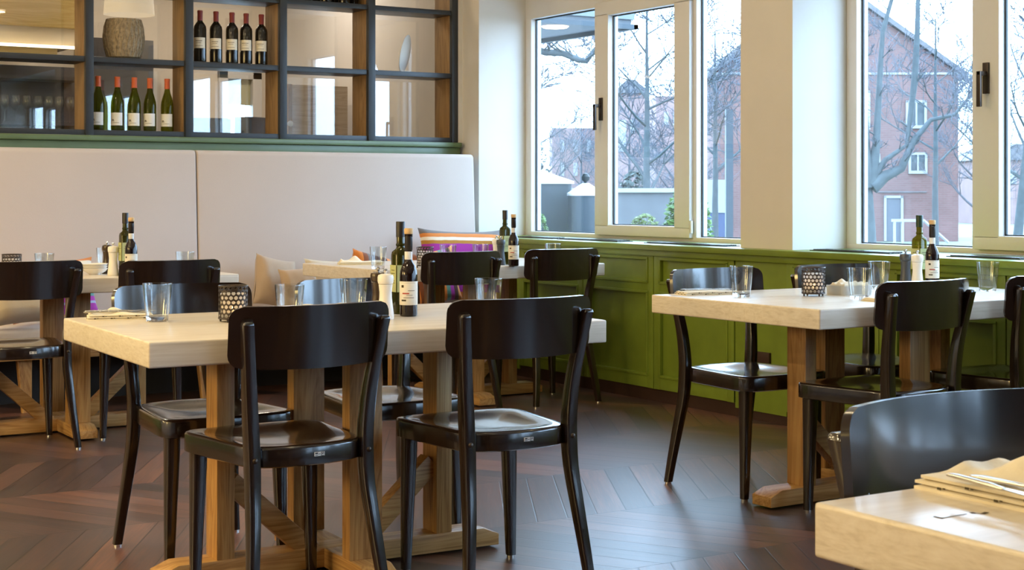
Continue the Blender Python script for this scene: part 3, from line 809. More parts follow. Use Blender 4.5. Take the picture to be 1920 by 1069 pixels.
for i, (px, py, lab) in enumerate(tumblers):
    if i == 0: tum.location = P(px, py); tag(tum, lab, 'glass', GG)
    else: dup(tum, P(px, py), .3*i, lab, GG)
# pierced lanterns with a tealight
def lantern():
    rt = empty('candle_lantern')
    b = MB(); n, m_, r, z0, z1 = 18, 7, .043, .012, .106
    vs = []; fs = []
    def pt(i, z, rr=r): a = 2*PI*i/n; return (rr*math.cos(a), rr*math.sin(a), z)
    for j in range(m_):
        for i in range(n):
            off = .5*(j % 2)
            za, zb = z0+(z1-z0)*j/m_, z0+(z1-z0)*(j+1)/m_; zc = (za+zb)/2; hz = (zb-za)/2
            ci = i+off
            outer = [pt(ci-.5, za), pt(ci, za), pt(ci+.5, za), pt(ci+.5, zc), pt(ci+.5, zb), pt(ci, zb), pt(ci-.5, zb), pt(ci-.5, zc)]
            q = .42; s = .92 if (i+j) % 3 else .74
            inner = [pt(ci-q*.66, zc-hz*.62*s), pt(ci, zc-hz*s), pt(ci+q*.66, zc-hz*.62*s), pt(ci+q, zc), pt(ci+q*.66, zc+hz*.62*s), pt(ci, zc+hz*s), pt(ci-q*.66, zc+hz*.62*s), pt(ci-q, zc)]
            k = len(vs); vs += outer+inner
            fs += [(k+t, k+(t+1) % 8, k+8+(t+1) % 8, k+8+t) for t in range(8)]
    b.add(vs, fs)
    o = b.build('pierced_shell', M['lattice'], rt, smooth=0, fixn=False)
    md = o.modifiers.new('thick', 'SOLIDIFY'); md.thickness = .0012
    for z in (.011, .1065): MB().tube([(.043*math.cos(2*PI*i/24), .043*math.sin(2*PI*i/24), z) for i in range(25)], .0018, 6).build('rim', M['lattice'], rt)
    MB().lathe([(.0, .008), (.042, .008), (.043, .012), (.0, .012)], 24, close=False).build('base_plate', M['lattice'], rt)
    for k in range(4):
        a = PI/4+k*PI/2; MB().lathe([(.003, 0), (.004, .010)], 8, (.04*math.cos(a), .04*math.sin(a), 0)).build('foot', M['lattice'], rt)
    MB().lathe([(.036, .013), (.037, .085), (.0355, .085), (.0345, .016)], 24, close=False).build('glass_liner', M['frost'], rt)
    MB().lathe([(.0, .0165), (.019, .0165), (.019, .032), (.0, .031)], 18, close=False).build('tealight', M['wax'], rt)
    MB().lathe([(.0005, .033), (.0035, .038), (.003, .044), (.0005, .053)], 8).build('flame', M['flame'], rt)
    return rt
ln = lantern(); GLN = 'pierced metal candle lanterns'
for i, (px, py, lab) in enumerate([(437, 603, 'dark pierced metal candle lantern glowing on the front centre table'),
                                   (22, 521, 'dark pierced metal candle lantern at the left edge on the far left table'),
                                   (797, 502, 'dark pierced metal candle lantern on the back table left of a chair'),
                                   (1525, 555, 'dark pierced metal candle lantern on the right table beside the grey tray')]):
    if i == 0: ln.location = P(px, py); tag(ln, lab, 'candle lantern', GLN)
    else: dup(ln, P(px, py), .2*i, lab, GLN)
# oil and vinegar bottles
def oil_bottle(mat, cap):
    rt = empty('oil_bottle')
    b = MB(); secs = []
    for w_, z, r in ((.044, 0, .008), (.050, .004, .010), (.050, .185, .010), (.047, .196, .012), (.030, .206, .0145), (.0255, .212, .0125), (.0245, .275, .012)):
        secs.append((rrect(w_, w_, r, 5), z))
    b.sweep([(0, 0, z) for _, z in secs], [s for s, _ in secs], fixed=((1, 0, 0), (0, 1, 0)))
    b.build('glass_body', mat, rt, smooth=35)
    MB().lathe([(.0145, .243), (.0145, .290), (.0135, .292)], 20).build('cap', cap, rt)
    MB().lathe([(.0132, .214), (.0150, .216), (.0150, .221), (.0132, .223)], 20, close=False).build('neck_ring', mat, rt)
    l1 = MB().box((0, -.0256, .112), (.046, .001, .085)); o = l1.build('paper_label', M['label_green'], rt)
    l2 = MB().box((-.0256, 0, .112), (.001, .046, .085)); l2.build('paper_label', M['label_green'], rt)
    p = MB()
    for z, w_ in ((.138, .024), (.128, .030), (.105, .026), (.098, .030)): p.box((0, -.0263, z), (w_, .0006, .0018)); p.box((-.0263, 0, z), (.0006, w_, .0018))
    p.build('label_print', M['ink'], o)
    return rt
def vinegar_bottle():
    rt = empty('vinegar_bottle')
    MB().lathe([(.022, 0), (.027, .003), (.0275, .008), (.0275, .128), (.026, .142), (.020, .158), (.0135, .168), (.0115, .178), (.0112, .245), (.0125, .247), (.0125, .255), (.011, .256)], 26).build('glass_body', M['vinegar'], rt)
    MB().lathe([(.0118, .205), (.0126, .206), (.0126, .247), (.0115, .248)], 20, close=False).build('capsule', M['cap_black'], rt)
    MB().lathe([(.0118, .176), (.0121, .177), (.0121, .200), (.0118, .201)], 20, close=False).build('neck_label', M['label_white'], rt)
    MB().lathe([(.010, .252), (.0135, .257), (.0140, .270), (.012, .273)], 18).build('cork', M['cork'], rt)
    lb = MB().lathe([(.0278, .036), (.0281, .037), (.0281, .108), (.0278, .109)], 26, close=False).build('paper_label', M['label_cream'], rt)
    p = MB(); F = FACE
    print_lines(p, .0284, [(F-46, F-28, .090, .098), (F+0, F+45, .080, .0815), (F-30, F+40, .058, .0595), (F-45, F-12, .048, .053), (F-10, F+30, .066, .0672), (F-50, F+50, .104, .1046)])
    p.build('label_print', M['ink'], lb)
    p = MB(); print_lines(p, .0284, [(F-38, F+8, .070, .074)]); p.build('red_print', M['redink'], lb)
    return rt
ob = oil_bottle(M['oil'], M['cap_black']); og = oil_bottle(M['oil_light'], M['cap_green']); vb = vinegar_bottle()
def put(o, px, py, lab, cat, group, first, rz=0):
    if first: o.location = P(px, py); o.rotation_euler.z = rz; tag(o, lab, cat, group); return o
    return dup(o, P(px, py), rz, lab, group)
put(ob, 751, 588, 'dark green oil bottle with black cap on the front centre table', 'bottle', 'oil bottles', True, R(-4))
put(ob, 235, 517, 'dark oil bottle with black cap on the far left table', 'bottle', 'oil bottles', False)
put(ob, 947, 496, 'dark oil bottle on the back table near the window corner', 'bottle', 'oil bottles', False)
put(og, 1724, 536, 'olive-yellow oil bottle with green cap on the right table', 'bottle', 'oil bottles', True)
put(vb, 766, 593, 'dark vinegar bottle with cork and cream label on the front centre table', 'bottle', 'vinegar bottles', True)
put(vb, 246, 521, 'dark vinegar bottle with cork on the far left table', 'bottle', 'vinegar bottles', False)
put(vb, 963, 499, 'dark vinegar bottle with cork on the back table near the window corner', 'bottle', 'vinegar bottles', False)
put(vb, 1748, 538, 'dark vinegar bottle with cork and white label on the right table', 'bottle', 'vinegar bottles', False)
# mills
def mill(mat, nm, groove):
    rt = empty(nm)
    MB().lathe([(.024, 0), (.0255, .003), (.0255, .012), (.0225, .035), (.0190, .065), (.0185, .082), (.0205, .100), (.0212, .1055), (.0205, .1065)], 28).build('body', mat, rt)
    hd = MB().lathe([(.0205, .1075), (.0225, .109), (.0242, .116), (.0242, .128), (.0225, .134), (.014, .1375), (.004, .138)], 28).build('head', mat, rt)
    MB().lathe([(.004, .1375), (.004, .142), (.0065, .145), (.0065, .150), (.003, .153)], 14).build('knob', M['chrome'], hd)
    return rt
sm = mill(M['salt'], 'salt_mill', 0); pm = mill(M['pepper'], 'pepper_mill', 0); pg = mill(M['pepper_grey'], 'pepper_mill', 0)
put(sm, 723, 599, 'white salt mill on the front centre table beside the bottles', 'mill', 'salt mills', True)
put(sm, 212, 517, 'white salt mill on the far left table right of the bowls', 'mill', 'salt mills', False)
put(sm, 1720, 541, 'white salt mill before the olive oil bottle on the right table', 'mill', 'salt mills', False)
put(sm, 931, 495, 'white salt mill half hidden behind the charcoal mill on the back table', 'mill', 'salt mills', False)
put(pm, 709, 593, 'dark brown pepper mill half hidden behind the salt mill of the front centre table', 'mill', 'pepper mills', True)
put(pm, 201, 513, 'dark brown pepper mill half hidden behind the salt mill of the far left table', 'mill', 'pepper mills', False)
put(pg, 939, 497, 'charcoal grey pepper mill on the back table beside the bottles', 'mill', 'charcoal pepper mills', True)
put(pg, 1698, 538, 'charcoal grey pepper mill beside the white mill on the right table', 'mill', 'charcoal pepper mills', False)
# bowls
bo = MB().lathe([(.0, .0), (.026, .0), (.028, .004), (.050, .016), (.060, .030), (.0585, .0305), (.048, .019), (.026, .008), (.0, .007)], 32, close=False).build('bowl', M['porcelain'], smooth=60)
xb, yb_ = on_z(178, 515, ZT_)
for k, o in enumerate(('lowest', 'middle', 'topmost')):
    lab = 'small white bowl in the stack on the far left table, %s of three' % o
    if k == 0: bo.location = (xb, yb_, ZT_); tag(bo, lab, 'bowl', 'stacked white bowls')
    else: dup(bo, (xb, yb_, ZT_+.011*k), .5*k, lab, 'stacked white bowls')
# grey tray with folded napkins
tr = MB(); rr = rrect(.15, .11, .02, 5); ri_ = [(x*.95, y*.93) for x, y in rr]
n_ = len(rr)
tr.add([(x*.97, y*.97, 0) for x, y in rr]+[(x, y, .035) for x, y in rr]+[(x, y, .035) for x, y in ri_]+[(x*.97, y*.97, .005) for x, y in ri_],
       [tuple(reversed(range(n_)))]+[(j*n_+i, j*n_+(i+1) % n_, (j+1)*n_+(i+1) % n_, (j+1)*n_+i) for j in range(3) for i in range(n_)]+[tuple(3*n_+i for i in range(n_))])
xt, yt_ = on_z(1592, 552, ZT_)
tag(tr.build('tray', M['tray'], loc=(xt, yt_, ZT_), smooth=35), 'grey rectangular ceramic tray on the right table beside the lantern', 'tray')
bpy.data.objects['tray'].rotation_euler.z = R(-4)

def napkin(px, py, w, d, rz, label, seed=1, hgt=.014, prints=True, z=ZT_, peak=0, pk=(-.25, .72), at=None):
    """folded cloth napkin: layered slab with a softly waved top"""
    rnd = random.Random(seed)
    ph = [rnd.uniform(0, 6) for _ in range(4)]
    mb = MB(); nu, nv = 26, 16
    layers = 3
    for L in range(layers):
        z0 = hgt*L/layers; th = hgt/layers*.92
        kx = 1-.012*L*((-1)**L); ox = .002*L
        def top(u, v, dz=0.0):
            a, b = 2*u-1, 2*v-1
            x = a*w/2*kx+ox; y = b*d/2*(1-.02*L)
            wav = 0
            if L == layers-1:
                wav = .0028*math.sin(5*a+ph[0])+.002*math.sin(7*b+ph[1])+.0015*math.sin(9*a*b+ph[2])
                if peak: wav += peak*math.exp(-((a-pk[0])**2/.05+(b-pk[1])**2/.10))+peak*.45*math.exp(-((a+.95)**2/.012+(b-.1)**2/.5))
            edge = min(1-abs(a), 1-abs(b)); rd = min(1, edge/.05)
            return (x, y, z0+th*(.55+.45*math.sqrt(max(0, rd)))+max(-.002, wav)*min(1, edge/.03))
        mb.grid(lambda u, v: top(u, v), nu, nv)
        mb.grid(lambda u, v: (lambda q: (q[0], q[1], z0))(top(u, v)), nu, nv)
        # sides
        ring = [(i/nu, 0) for i in range(nu+1)]+[(1, j/nv) for j in range(1, nv+1)]+[(1-i/nu, 1) for i in range(1, nu+1)]+[(0, 1-j/nv) for j in range(1, nv)]
        vs = []
        for u, v in ring:
            q = top(u, v); vs += [(q[0], q[1], z0), q]
        k = len(ring); mb.add(vs, [(2*i, 2*((i+1) % k), 2*((i+1) % k)+1, 2*i+1) for i in range(k)])
    x, y = at or on_z(px, py, ZT_)
    rt = mb.build('napkin', M['napkin'], smooth=60, loc=(x, y, z)); rt.rotation_euler.z = rz
    tag(rt, label, 'napkin', 'folded cream napkins')
    if prints:
        p = MB()
        for k in range(7):
            xx = -w*.38+w*.76*k/6
            p.box((xx, -d/2-.0006, hgt*(.3+.35*(k % 2))), (.006, .0008, .003)); p.box((xx+.008, -d/2-.0006, hgt*(.35+.3*(k % 2))), (.004, .0008, .0015))
            p.box((-w/2-.0006, -d*.4+d*.8*k/6, hgt*(.3+.35*(k % 2))), (.0008, .005, .003))
        p.build('printed_marks', M['ink'], rt)
    return rt
def knife(loc, rz, label, tilt=0):
    rt = empty('table_knife', loc, rz); tag(rt, label, 'knife', 'table knives'); rt.rotation_euler.x = 0
    hb = MB(); hb.sweep([(-.105, 0, .004), (-.09, 0, .0045), (-.03, 0, .004), (-.005, 0, .003)], [rrect(.007, .004, .0018, 2), rrect(.010, .006, .0025, 2), rrect(.0085, .0055, .0025, 2), rrect(.006, .004, .0018, 2)], fixed=((0, 1, 0), (0, 0, 1)))
    hb.build('handle', M['steel'], rt, smooth=60)
    bl = MB(); bl.prism([(-.006, -.004), (.03, -.007), (.085, -.008), (.108, -.002), (.112, .004), (.06, .006), (-.006, .004)], .0025, .0042); bl.build('blade', M['steel'], rt, smooth=30)
    return rt
def fork(loc, rz, label):
    rt = empty('table_fork', loc, rz); tag(rt, label, 'fork', 'table forks')
    hb = MB(); hb.sweep([(-.10, 0, .004), (-.085, 0, .0045), (0, 0, .004), (.03, 0, .0035)], [rrect(.008, .0022, .001, 2), rrect(.013, .0035, .0015, 2), rrect(.006, .0035, .0015, 2), rrect(.007, .003, .0014, 2)], fixed=((0, 1, 0), (0, 0, 1)))
    hb.build('handle', M['steel'], rt, smooth=60)
    t = MB(); t.prism([(.028, -.0035), (.045, -.0115), (.062, -.0115), (.062, .0115), (.045, .0115), (.028, .0035)], .0025, .0042)
    for k in range(4): t.box((.082, -.0098+.00655*k, .0038), (.044, .0032, .0018))
    t.build('tines', M['steel'], rt)
    return rt
def setting(px, py, w, d, rz, lab, place, seed, cut=True, **kw):
    n = napkin(px, py, w, d, rz, lab, seed, **kw)
    h = kw.get('hgt', .014)
    if cut:
        z = ZT_+h+.0015; c, s = math.cos(rz), math.sin(rz); x, y = n.location.x, n.location.y
        knife((x+s*.018, y-c*.018, z), rz+.10, 'steel table knife on the napkin '+place); fork((x-s*.022, y+c*.022, z), rz+.04, 'steel table fork on the napkin '+place)
    return n
setting(0, 0, .19, .11, R(-15), 'folded cream napkin at the left end of the front centre table', 'at the left end of the front centre table', 3, at=(1.475, 4.595), hgt=.018, peak=.012)
napkin(0, 0, .20, .11, R(-4), 'folded cream napkin peeking above the left front chair back', 5, prints=False, at=(2.15, 4.585))
napkin(676, 496, .24, .12, R(-20), 'pale folded napkin at the left end of the back table', 6, hgt=.018, prints=False, peak=.03)
setting(0, 0, .22, .10, R(-12), 'folded cream napkin at the left end of the right table', 'at the left end of the right table', 7, at=(3.712, 4.525))
napkin(1672, 564, .20, .09, R(-5), 'folded cream napkin right of the tumblers on the right table', 8, prints=False)
napkin(1592, 552, .125, .085, R(-4), 'pale napkin heap lying in the grey tray', 9, hgt=.038, prints=False, z=ZT_+.006, peak=.012)
nx, ny = 1.545, 1.245
n5 = setting(0, 0, .36, .18, R(-91), 'cream printed napkin on the table in the lower right corner', 'in the lower right corner', 11, hgt=.022, peak=.030, pk=(-.42, .0), cut=False, at=(1.578, 1.218))
def laid(fn, pa, pb, z, off, lab):
    """lay cutlery with its handle end at photo point pa, pointing to pb"""
    a, b = Vector(on_z(*pa, z)), Vector(on_z(*pb, z)); dv = (b-a).normalized()
    fn((*(a+dv*off), z), math.atan2(dv.y, dv.x), lab)
laid(knife, (1778, 896), (1905, 928), ZT_+.0235, .105, 'steel table knife on the napkin in the lower right corner')
laid(fork, (1822, 898), (1935, 920), ZT_+.0245, .10, 'steel table fork on the napkin in the lower right corner')
# small dark marks in the wood of the corner table
t5 = [c for c in bpy.data.objects if c.name.startswith('dining_table') and c.get('label', '').endswith('lower right corner of the photo')][0]
mk = MB()
def flat(p, q, wd):
    a, b = Vector(on_z(*p, ZT_)), Vector(on_z(*q, ZT_)); dv = (b-a).normalized(); n_ = Vector((-dv.y, dv.x))*wd/2
    z = ZT_+.0004; o = Vector(t5.location[:2])
    mk.add([(*(v-o), z) for v in (a+n_, b+n_, b-n_, a-n_)], [(0, 1, 2, 3)])
for p, q, w_ in (((1751, 969), (1768, 973), .004), ((1764, 972.5), (1813, 964), .0022), ((1821, 961), (1827, 963.5), .006), ((1842, 964.5), (1851, 961), .006), ((1827, 962), (1842, 964), .0018)): flat(p, q, w_)
mk.build('wood_mark', M['ink'], t5, smooth=0, fixn=False)

# ------------------------------------------------------------------ room behind the shelf
YB = 11.9
q0, q1 = on_y(421, 200, YB)[0], on_y(476, 200, YB)[0]; z0, z1 = .9, on_y(440, 146, YB)[1]
bw = MB(); bw.b2(X0, q0, YB, YB+.2, 0, CEIL); bw.b2(q1, XW+.44, YB, YB+.2, 0, CEIL); bw.b2(q0, q1, YB, YB+.2, 0, z0); bw.b2(q0, q1, YB, YB+.2, z1, CEIL)
struct('wall_far', bw, M['cream_wall'])
rt = empty('window_6', (q0, YB, 0)); rt['kind'] = 'structure'
f = MB(); W_ = q1-q0
f.b2(-.06, .02, -.03, .06, z0-.05, z1+.05); f.b2(W_-.02, W_+.06, -.03, .06, z0-.05, z1+.05); f.b2(-.06, W_+.06, -.03, .06, z1-.01, z1+.06); f.b2(-.06, W_+.06, -.03, .06, z0-.06, z0+.01)
f.build('frame', M['frame'], rt, bevel=.004)
MB().b2(0, W_, .02, .026, z0, z1).build('glass_pane', M['pane'], rt, smooth=0)
MB().b2(.01, W_-.01, .03, .04, z1-.22, z1).build('blind', simple('pale_olive_blind', (.50, .48, .28), .9, .03), rt)
# cupboards, bar, canopy
def back_box(name, px0, px1, py0, py1, Y, depth, mat, label, cat, to_floor=True, parts=None):
    xa, zt = on_y(px0, py0, Y); xb2, _ = on_y(px1, py0, Y); zb = 0 if to_floor else on_y(px0, py1, Y)[1]
    rt = empty(name, (xa, Y, zb)); tag(rt, label, cat)
    MB().b2(0, xb2-xa, 0, depth, 0, zt-zb).build('carcass', mat, rt, bevel=.004)
    return rt, xb2-xa, zt-zb
bc, bwid, bh = back_box('bar_cabinet', -60, 140, 118, 240, 11.4, .45, M['dark_unit'], 'dark bar back cabinet with glasses seen through the left shelf cells', 'cabinet')
for zz in (1.62, 1.95):
    MB().b2(.02, bwid-.02, -.24, .0, zz, zz+.025).build('glass_shelf_board', M['dark_unit'], bc)
wg = MB().lathe([(.03, 0), (.03, .002), (.004, .006), (.004, .075), (.02, .09), (.034, .125), (.036, .155), (.030, .19), (.0285, .19), (.0335, .155), (.03, .125), (.0, .095)], 20, close=False).build('wine_glass', M['glass'], smooth=60)
for k in range(9):
    x = bc.location.x+.07+(bwid-.14)*k/8; lab = 'small wine glass on the dark bar shelf, number %s from the left' % ['one', 'two', 'three', 'four', 'five', 'six', 'seven', 'eight', 'nine'][k]
    if k == 0: wg.location = (x, 11.28, 1.646); tag(wg, lab, 'glass', 'wine glasses on the bar shelf')
    else: dup(wg, (x, 11.28, 1.646), 0, lab, 'wine glasses on the bar shelf')
back_box('dark_cupboard', 176, 288, 70, 240, 11.35, .5, M['dark_unit'], 'tall dark cupboard behind the white wine bottles', 'cupboard')
cn = empty('bar_canopy', (on_y(-80, 0, 10.6)[0], 10.6, 0)); tag(cn, 'yellow oak bar canopy with a lit lower edge seen through the top left shelf cell', 'canopy')
cw = on_y(150, 0, 10.6)[0]-cn.location.x
z1_, z2_, z3_ = on_y(80, 50, 10.6)[1], on_y(80, 84, 10.6)[1], on_y(80, 97, 10.6)[1]
MB().b2(0, cw, 0, .5, z1_, CEIL).build('oak_panel', M['yellow_oak'], cn); MB().b2(0, cw-.01, .04, .5, z2_, z1_).build('pale_fascia', M['cream_wall'], cn)
MB().b2(0, cw, -.01, .0, z2_-.02, z2_).build('light_strip', M['led'], cn); MB().b2(0, cw-.1, .2, .5, z3_, z2_-.005).build('lower_board', M['yellow_oak'], cn)
lp = empty('pendant_lamp', (on_y(242, 10, 9.9)[0], 9.9, on_y(242, 28, 9.9)[1])); tag(lp, 'white drum pendant lamp hanging behind the shelf at upper left', 'lamp')
MB().lathe([(.165, 0), (.15, .20), (.148, .20), (.163, 0)], 32, close=False).build('lamp_shade', M['shade'], lp)
MB().lathe([(.004, .1), (.004, CEIL-lp.location.z)], 8).build('cord', M['cap_black'], lp)
back_box('pale_oak_cabinet', 546, 652, 158, 248, 10.2, .45, M['pale_oak'], 'pale oak cabinet with dark edge behind the fourth lower shelf cell', 'cabinet')
pc = [o for o in bpy.data.objects if o.name.startswith('pale_oak_cabinet')][0]
MB().b2(-.03, 0, -.02, .4, 0, on_y(546, 158, 10.2)[1]).build('edge_panel', M['liner'], pc)
MB().lathe([(.0, 0), (.02, 0), (.022, .012), (.0, .018)], 16, M4=Matrix.Translation((-.02, -.02, on_y(543, 232, 10.2)[1])) @ Matrix.Rotation(R(90), 4, 'X'), close=False).build('knob', M['porcelain'], pc)
# lounge chairs beyond the shelf
def lounge(px, pw, ztop, Y, mat, label, group, curve=.12):
    xa, _ = on_y(px-pw/2, 220, Y); xb3, _ = on_y(px+pw/2, 220, Y); W_ = xb3-xa
    rt = empty('lounge_chair', ((xa+xb3)/2, Y, 0)); tag(rt, label, 'chair', group)
    b = MB(); b.grid(lambda u, v: ((2*u-1)*W_/2, curve*(2*u-1)**2-.05*v, .45+(ztop-.45)*v), 14, 6); b.build('backrest', mat, rt, solid=.03)
    MB().b2(-W_/2, W_/2, -.02, .45, .40, .48).build('seat', mat, rt, bevel=.02)
    for sx in (1, -1):
        for yy in (.02, .42): MB().box((sx*(W_/2-.03), yy, .2), (.035, .035, .4)).build('leg', M['chair'], rt)
    return rt
GLo = 'lounge chairs beyond the shelf'
lounge(398, 72, on_y(398, 222, 9.75)[1], 9.75, M['grey_cloth'], 'blue-grey upholstered chair behind the third lower shelf cell, left one', GLo, .06)
lounge(470, 58, on_y(470, 220, 9.75)[1], 9.75, M['grey_cloth'], 'blue-grey upholstered chair behind the third lower shelf cell, right one', GLo, .06)

# ------------------------------------------------------------------ outside
struct('ground_terrace', MB().b2(5.6, 11.5, -14, 26, -.25, -.05), M['street'])
struct('ground_street', MB().b2(-60, 160, -60, 190, -1.6, -1.04), M['lawn'])
# canopy over the terrace
cp = empty('entrance_canopy', (6.5, 11.6, 2.45)); tag(cp, 'grey flat canopy with a round downlight outside the far window', 'canopy')
MB().b2(-.72, .70, -1.9, 2.6, 0, .04).build('soffit', M['canopy'], cp)
MB().b2(-.74, .72, -1.92, 2.6, .04, .36).build('fascia', M['fascia'], cp)
MB().b2(-.74, .74, -1.94, -1.90, -.035, .0).build('drip_edge', M['post'], cp)
MB().b2(.70, .74, -1.94, 2.6, -.035, .0).build('drip_edge', M['post'], cp)
MB().lathe([(.0, -.012), (.095, -.012), (.11, 0), (.0, 0)], 28, c=(.25, -1.5, 0), close=False).build('downlight', emit('warm_downlight', (1.0, .85, .62), 6), cp)
# bins
def bin_(px0, px1, pyt, d, label):
    x, y = at_d((px0+px1)/2, d); wd = (px1-px0)/FPX*d
    zt = z_d(pyt, d)
    rt = empty('waste_bin', (x, y, -.05), -YAW+R(6)); tag(rt, label, 'bin', 'lidded bins on the terrace')
    h = zt+.05; b = MB()
    b.sweep([(0, 0, 0), (0, 0, h*.70), (0, 0, h*.71), (0, 0, h)], [rrect(wd*.86, wd*.86, .04, 3), rrect(wd*.95, wd*.95, .04, 3), rrect(wd*.98, wd*.98, .04, 3), rrect(wd, wd, .04, 3)], fixed=((1, 0, 0), (0, 1, 0)))
    b.build('body', M['bin'], rt, smooth=35)
    l_ = MB(); l_.sweep([(0, 0, h), (0, 0, h+.02), (0, 0, h+.10)], [rrect(wd*1.08, wd*1.08, .05, 3), rrect(wd*1.08, wd*1.08, .05, 3), rrect(wd*.2, wd*.2, .02, 3)], fixed=((1, 0, 0), (0, 1, 0)))
    lo = l_.build('lid', M['bin_lid'], rt, smooth=35)
    MB().lathe([(.012, .09), (.012, .11), (.03, .125), (.035, .15), (.02, .175), (.004, .18)], 12, (0, 0, h)).build('knob', M['bin_knob'], lo)
    return rt
bin_(958, 1066, 345, 12.6, 'tall blue-grey lidded bin outside the left pane of the far window')
bin_(1068, 1128, 367, 12.2, 'shorter blue-grey lidded bin behind the left mullion of the far window')
# shrubs
def shrub(px, pw, pytop, d, mat, label, seed, shape='cone', zb=-.05, n=900):
    x, y = at_d(px, d); w_ = pw/FPX*d/2; zt = z_d(pytop, d); h = zt-zb
    rt = empty('shrub', (x, y, zb)); tag(rt, label, 'shrub')
    rnd = random.Random(seed); mb = MB()
    for k in range(n):
        t = rnd.random()**.8
        rr = w_*(1-t**4)**.5*(.85+.15*t) if shape == 'cone' else w_*math.sqrt(max(0, 1-(2*t-1)**2))
        a = rnd.uniform(0, 2*PI); q = rr*math.sqrt(rnd.uniform(.35, 1))
        c = Vector((q*math.cos(a), q*math.sin(a), t*h)); s = w_*rnd.uniform(.10, .2)
        u = Vector((rnd.gauss(0, 1), rnd.gauss(0, 1), rnd.gauss(0, 1))).normalized(); v = u.orthogonal().normalized()
        mb.add([c-u*s, c+v*s*.5, c+u*s, c-v*s*.5], [(0, 1, 2, 3)])
    mb.build('foliage', mat, rt, smooth=0, fixn=False)
    MB().tube([(0, 0, 0), (0, 0, h*.6)], [w_*.12, w_*.04], 6).build('stem', M['bark'], rt)
    return rt
shrub(1289, 110, 350, 13.0, M['bush'], 'bushy green shrub outside between the sash and the right pane of the far window', 1, n=1800)
shrub(1209, 66, 402, 13.4, M['bush_y'], 'low rounded yellow-green shrub outside the opening sash', 2, 'ball', zb=.55, n=700)
bpy.data.objects['shrub.001'].location.z = -.05
for o in bpy.data.objects['shrub.001'].children:
    if o.name.startswith('foliage'): o.location.z = .60
    else: o.scale = (1, 1, 3)
shrub(1014, 50, 402, 11.4, M['bush'], 'small green shrub outside the lower left corner of the far window', 3, n=1500)
# garden wall
x0_, y0_ = at_d(1080, 30); x1_, y1_ = at_d(1330, 30)
gw = empty('garden_wall', ((x0_+x1_)/2, (y0_+y1_)/2, -1.04), -YAW); tag(gw, 'grey garden wall with pale coping behind the sash window', 'wall'); gw['kind'] = 'thing'
MB().b2(-3, .95, 0, .3, 0, z_d(361, 30)+1.04).build('masonry', M['stone'], gw); MB().b2(-3.02, .97, -.06, .36, z_d(361, 30)+1.04, z_d(353, 30)+1.04).build('coping', M['coping'], gw)
# brick house with gable
D = 70
def facing(px, d): return (*at_d(px, d), -1.04)
hc = 1610
hs = empty('brick_house', facing(hc, D), -YAW); tag(hs, 'red brick house with steep gable roof across the street', 'house')
def hx(px): return (px-hc)/FPX*D
def hz(py): return z_d(py, D)+1.04
pk = 1560
gx0, gx1 = hx(1340), hx(1797); ze = hz(138); zp = hz(-30)
g = MB(); g.prism([(gx0, 0), (gx1, 0), (gx1, ze), (hx(pk), zp), (gx0, ze)], 0, 9, Matrix.Rotation(R(90), 4, 'X') @ Matrix.Scale(-1, 4, (0, 0, 1)))
g.build('brick_walls', M['brick'], hs, smooth=0)
for s, xe in ((1, gx1+.4), (-1, gx0-.4)):
    rf = MB(); xk, zk = hx(pk), zp
    ex = xe; ez = ze-.25
    rf.add([(xk, -.25, zk+.05), (ex, -.25, ez), (ex, 9.2, ez), (xk, 9.2, zk+.05), (xk, -.25, zk+.32), (ex, -.25, ez+.25), (ex, 9.2, ez+.25), (xk, 9.2, zk+.32)],
           [(0, 1, 2, 3), (4, 7, 6, 5), (0, 4, 5, 1), (1, 5, 6, 2), (2, 6, 7, 3), (3, 7, 4, 0)])
    rf.build('roof', M['rooftile'], hs, smooth=0)
MB().b2(gx0, gx1, -.06, 0, hz(140), hz(136)).build('eaves_band', M['white_trim'], hs)
def hwin(a, b, c, d_, door=False):
    x0, x1, z1, z0 = hx(a), hx(b), hz(c), hz(d_); t = .11
    f = MB(); f.b2(x0, x0+t, -.08, .03, z0, z1); f.b2(x1-t, x1, -.08, .03, z0, z1); f.b2(x0, x1, -.08, .03, z1-t, z1)
    if not door: f.b2(x0, x1, -.10, .03, z0, z0+t*1.3); f.b2((x0+x1)/2-.04, (x0+x1)/2+.04, -.07, .03, z0, z1)
    o = f.build('door_frame' if door else 'window_frame', M['white_trim'], hs)
    MB().b2(x0+.05, x1-.05, -.02, .03, z0, z1-.03).build('door_leaf' if door else 'pane', M['grey_door'] if door else M['ext_glass'], o)
hwin(1698, 1737, 188, 241); hwin(1703, 1738, 286, 326); hwin(1592, 1631, 170, 243); hwin(1612, 1650, 288, 328); hwin(1657, 1693, 367, 452, True); hwin(1420, 1470, 188, 241)
MB().b2(hx(1645), hx(1737), -.05, .0, hz(361), hz(359)).build('string_course', M['rooftile'], hs)
# low white fence / ramp rail in front of the house
fc = empty('white_railing', facing(1690, 52), -YAW); tag(fc, 'low white railing with sloping rail before the brick house', 'railing')
def fx_(px): return (px-1690)/FPX*52
def fz_(py): return z_d(py, 52)+1.04
MB().b2(fx_(1673), fx_(1732), 0, .12, fz_(416), fz_(411)).build('top_rail', M['white_trim'], fc)
for px in (1676, 1691): MB().b2(fx_(px), fx_(px+4), 0, .10, 0, fz_(416)).build('post', M['white_trim'], fc)
MB().tube([(fx_(1732), .05, fz_(413)), (fx_(1779), .05, max(.02, fz_(455)))], .05, 6).build('sloping_rail', M['white_trim'], fc)
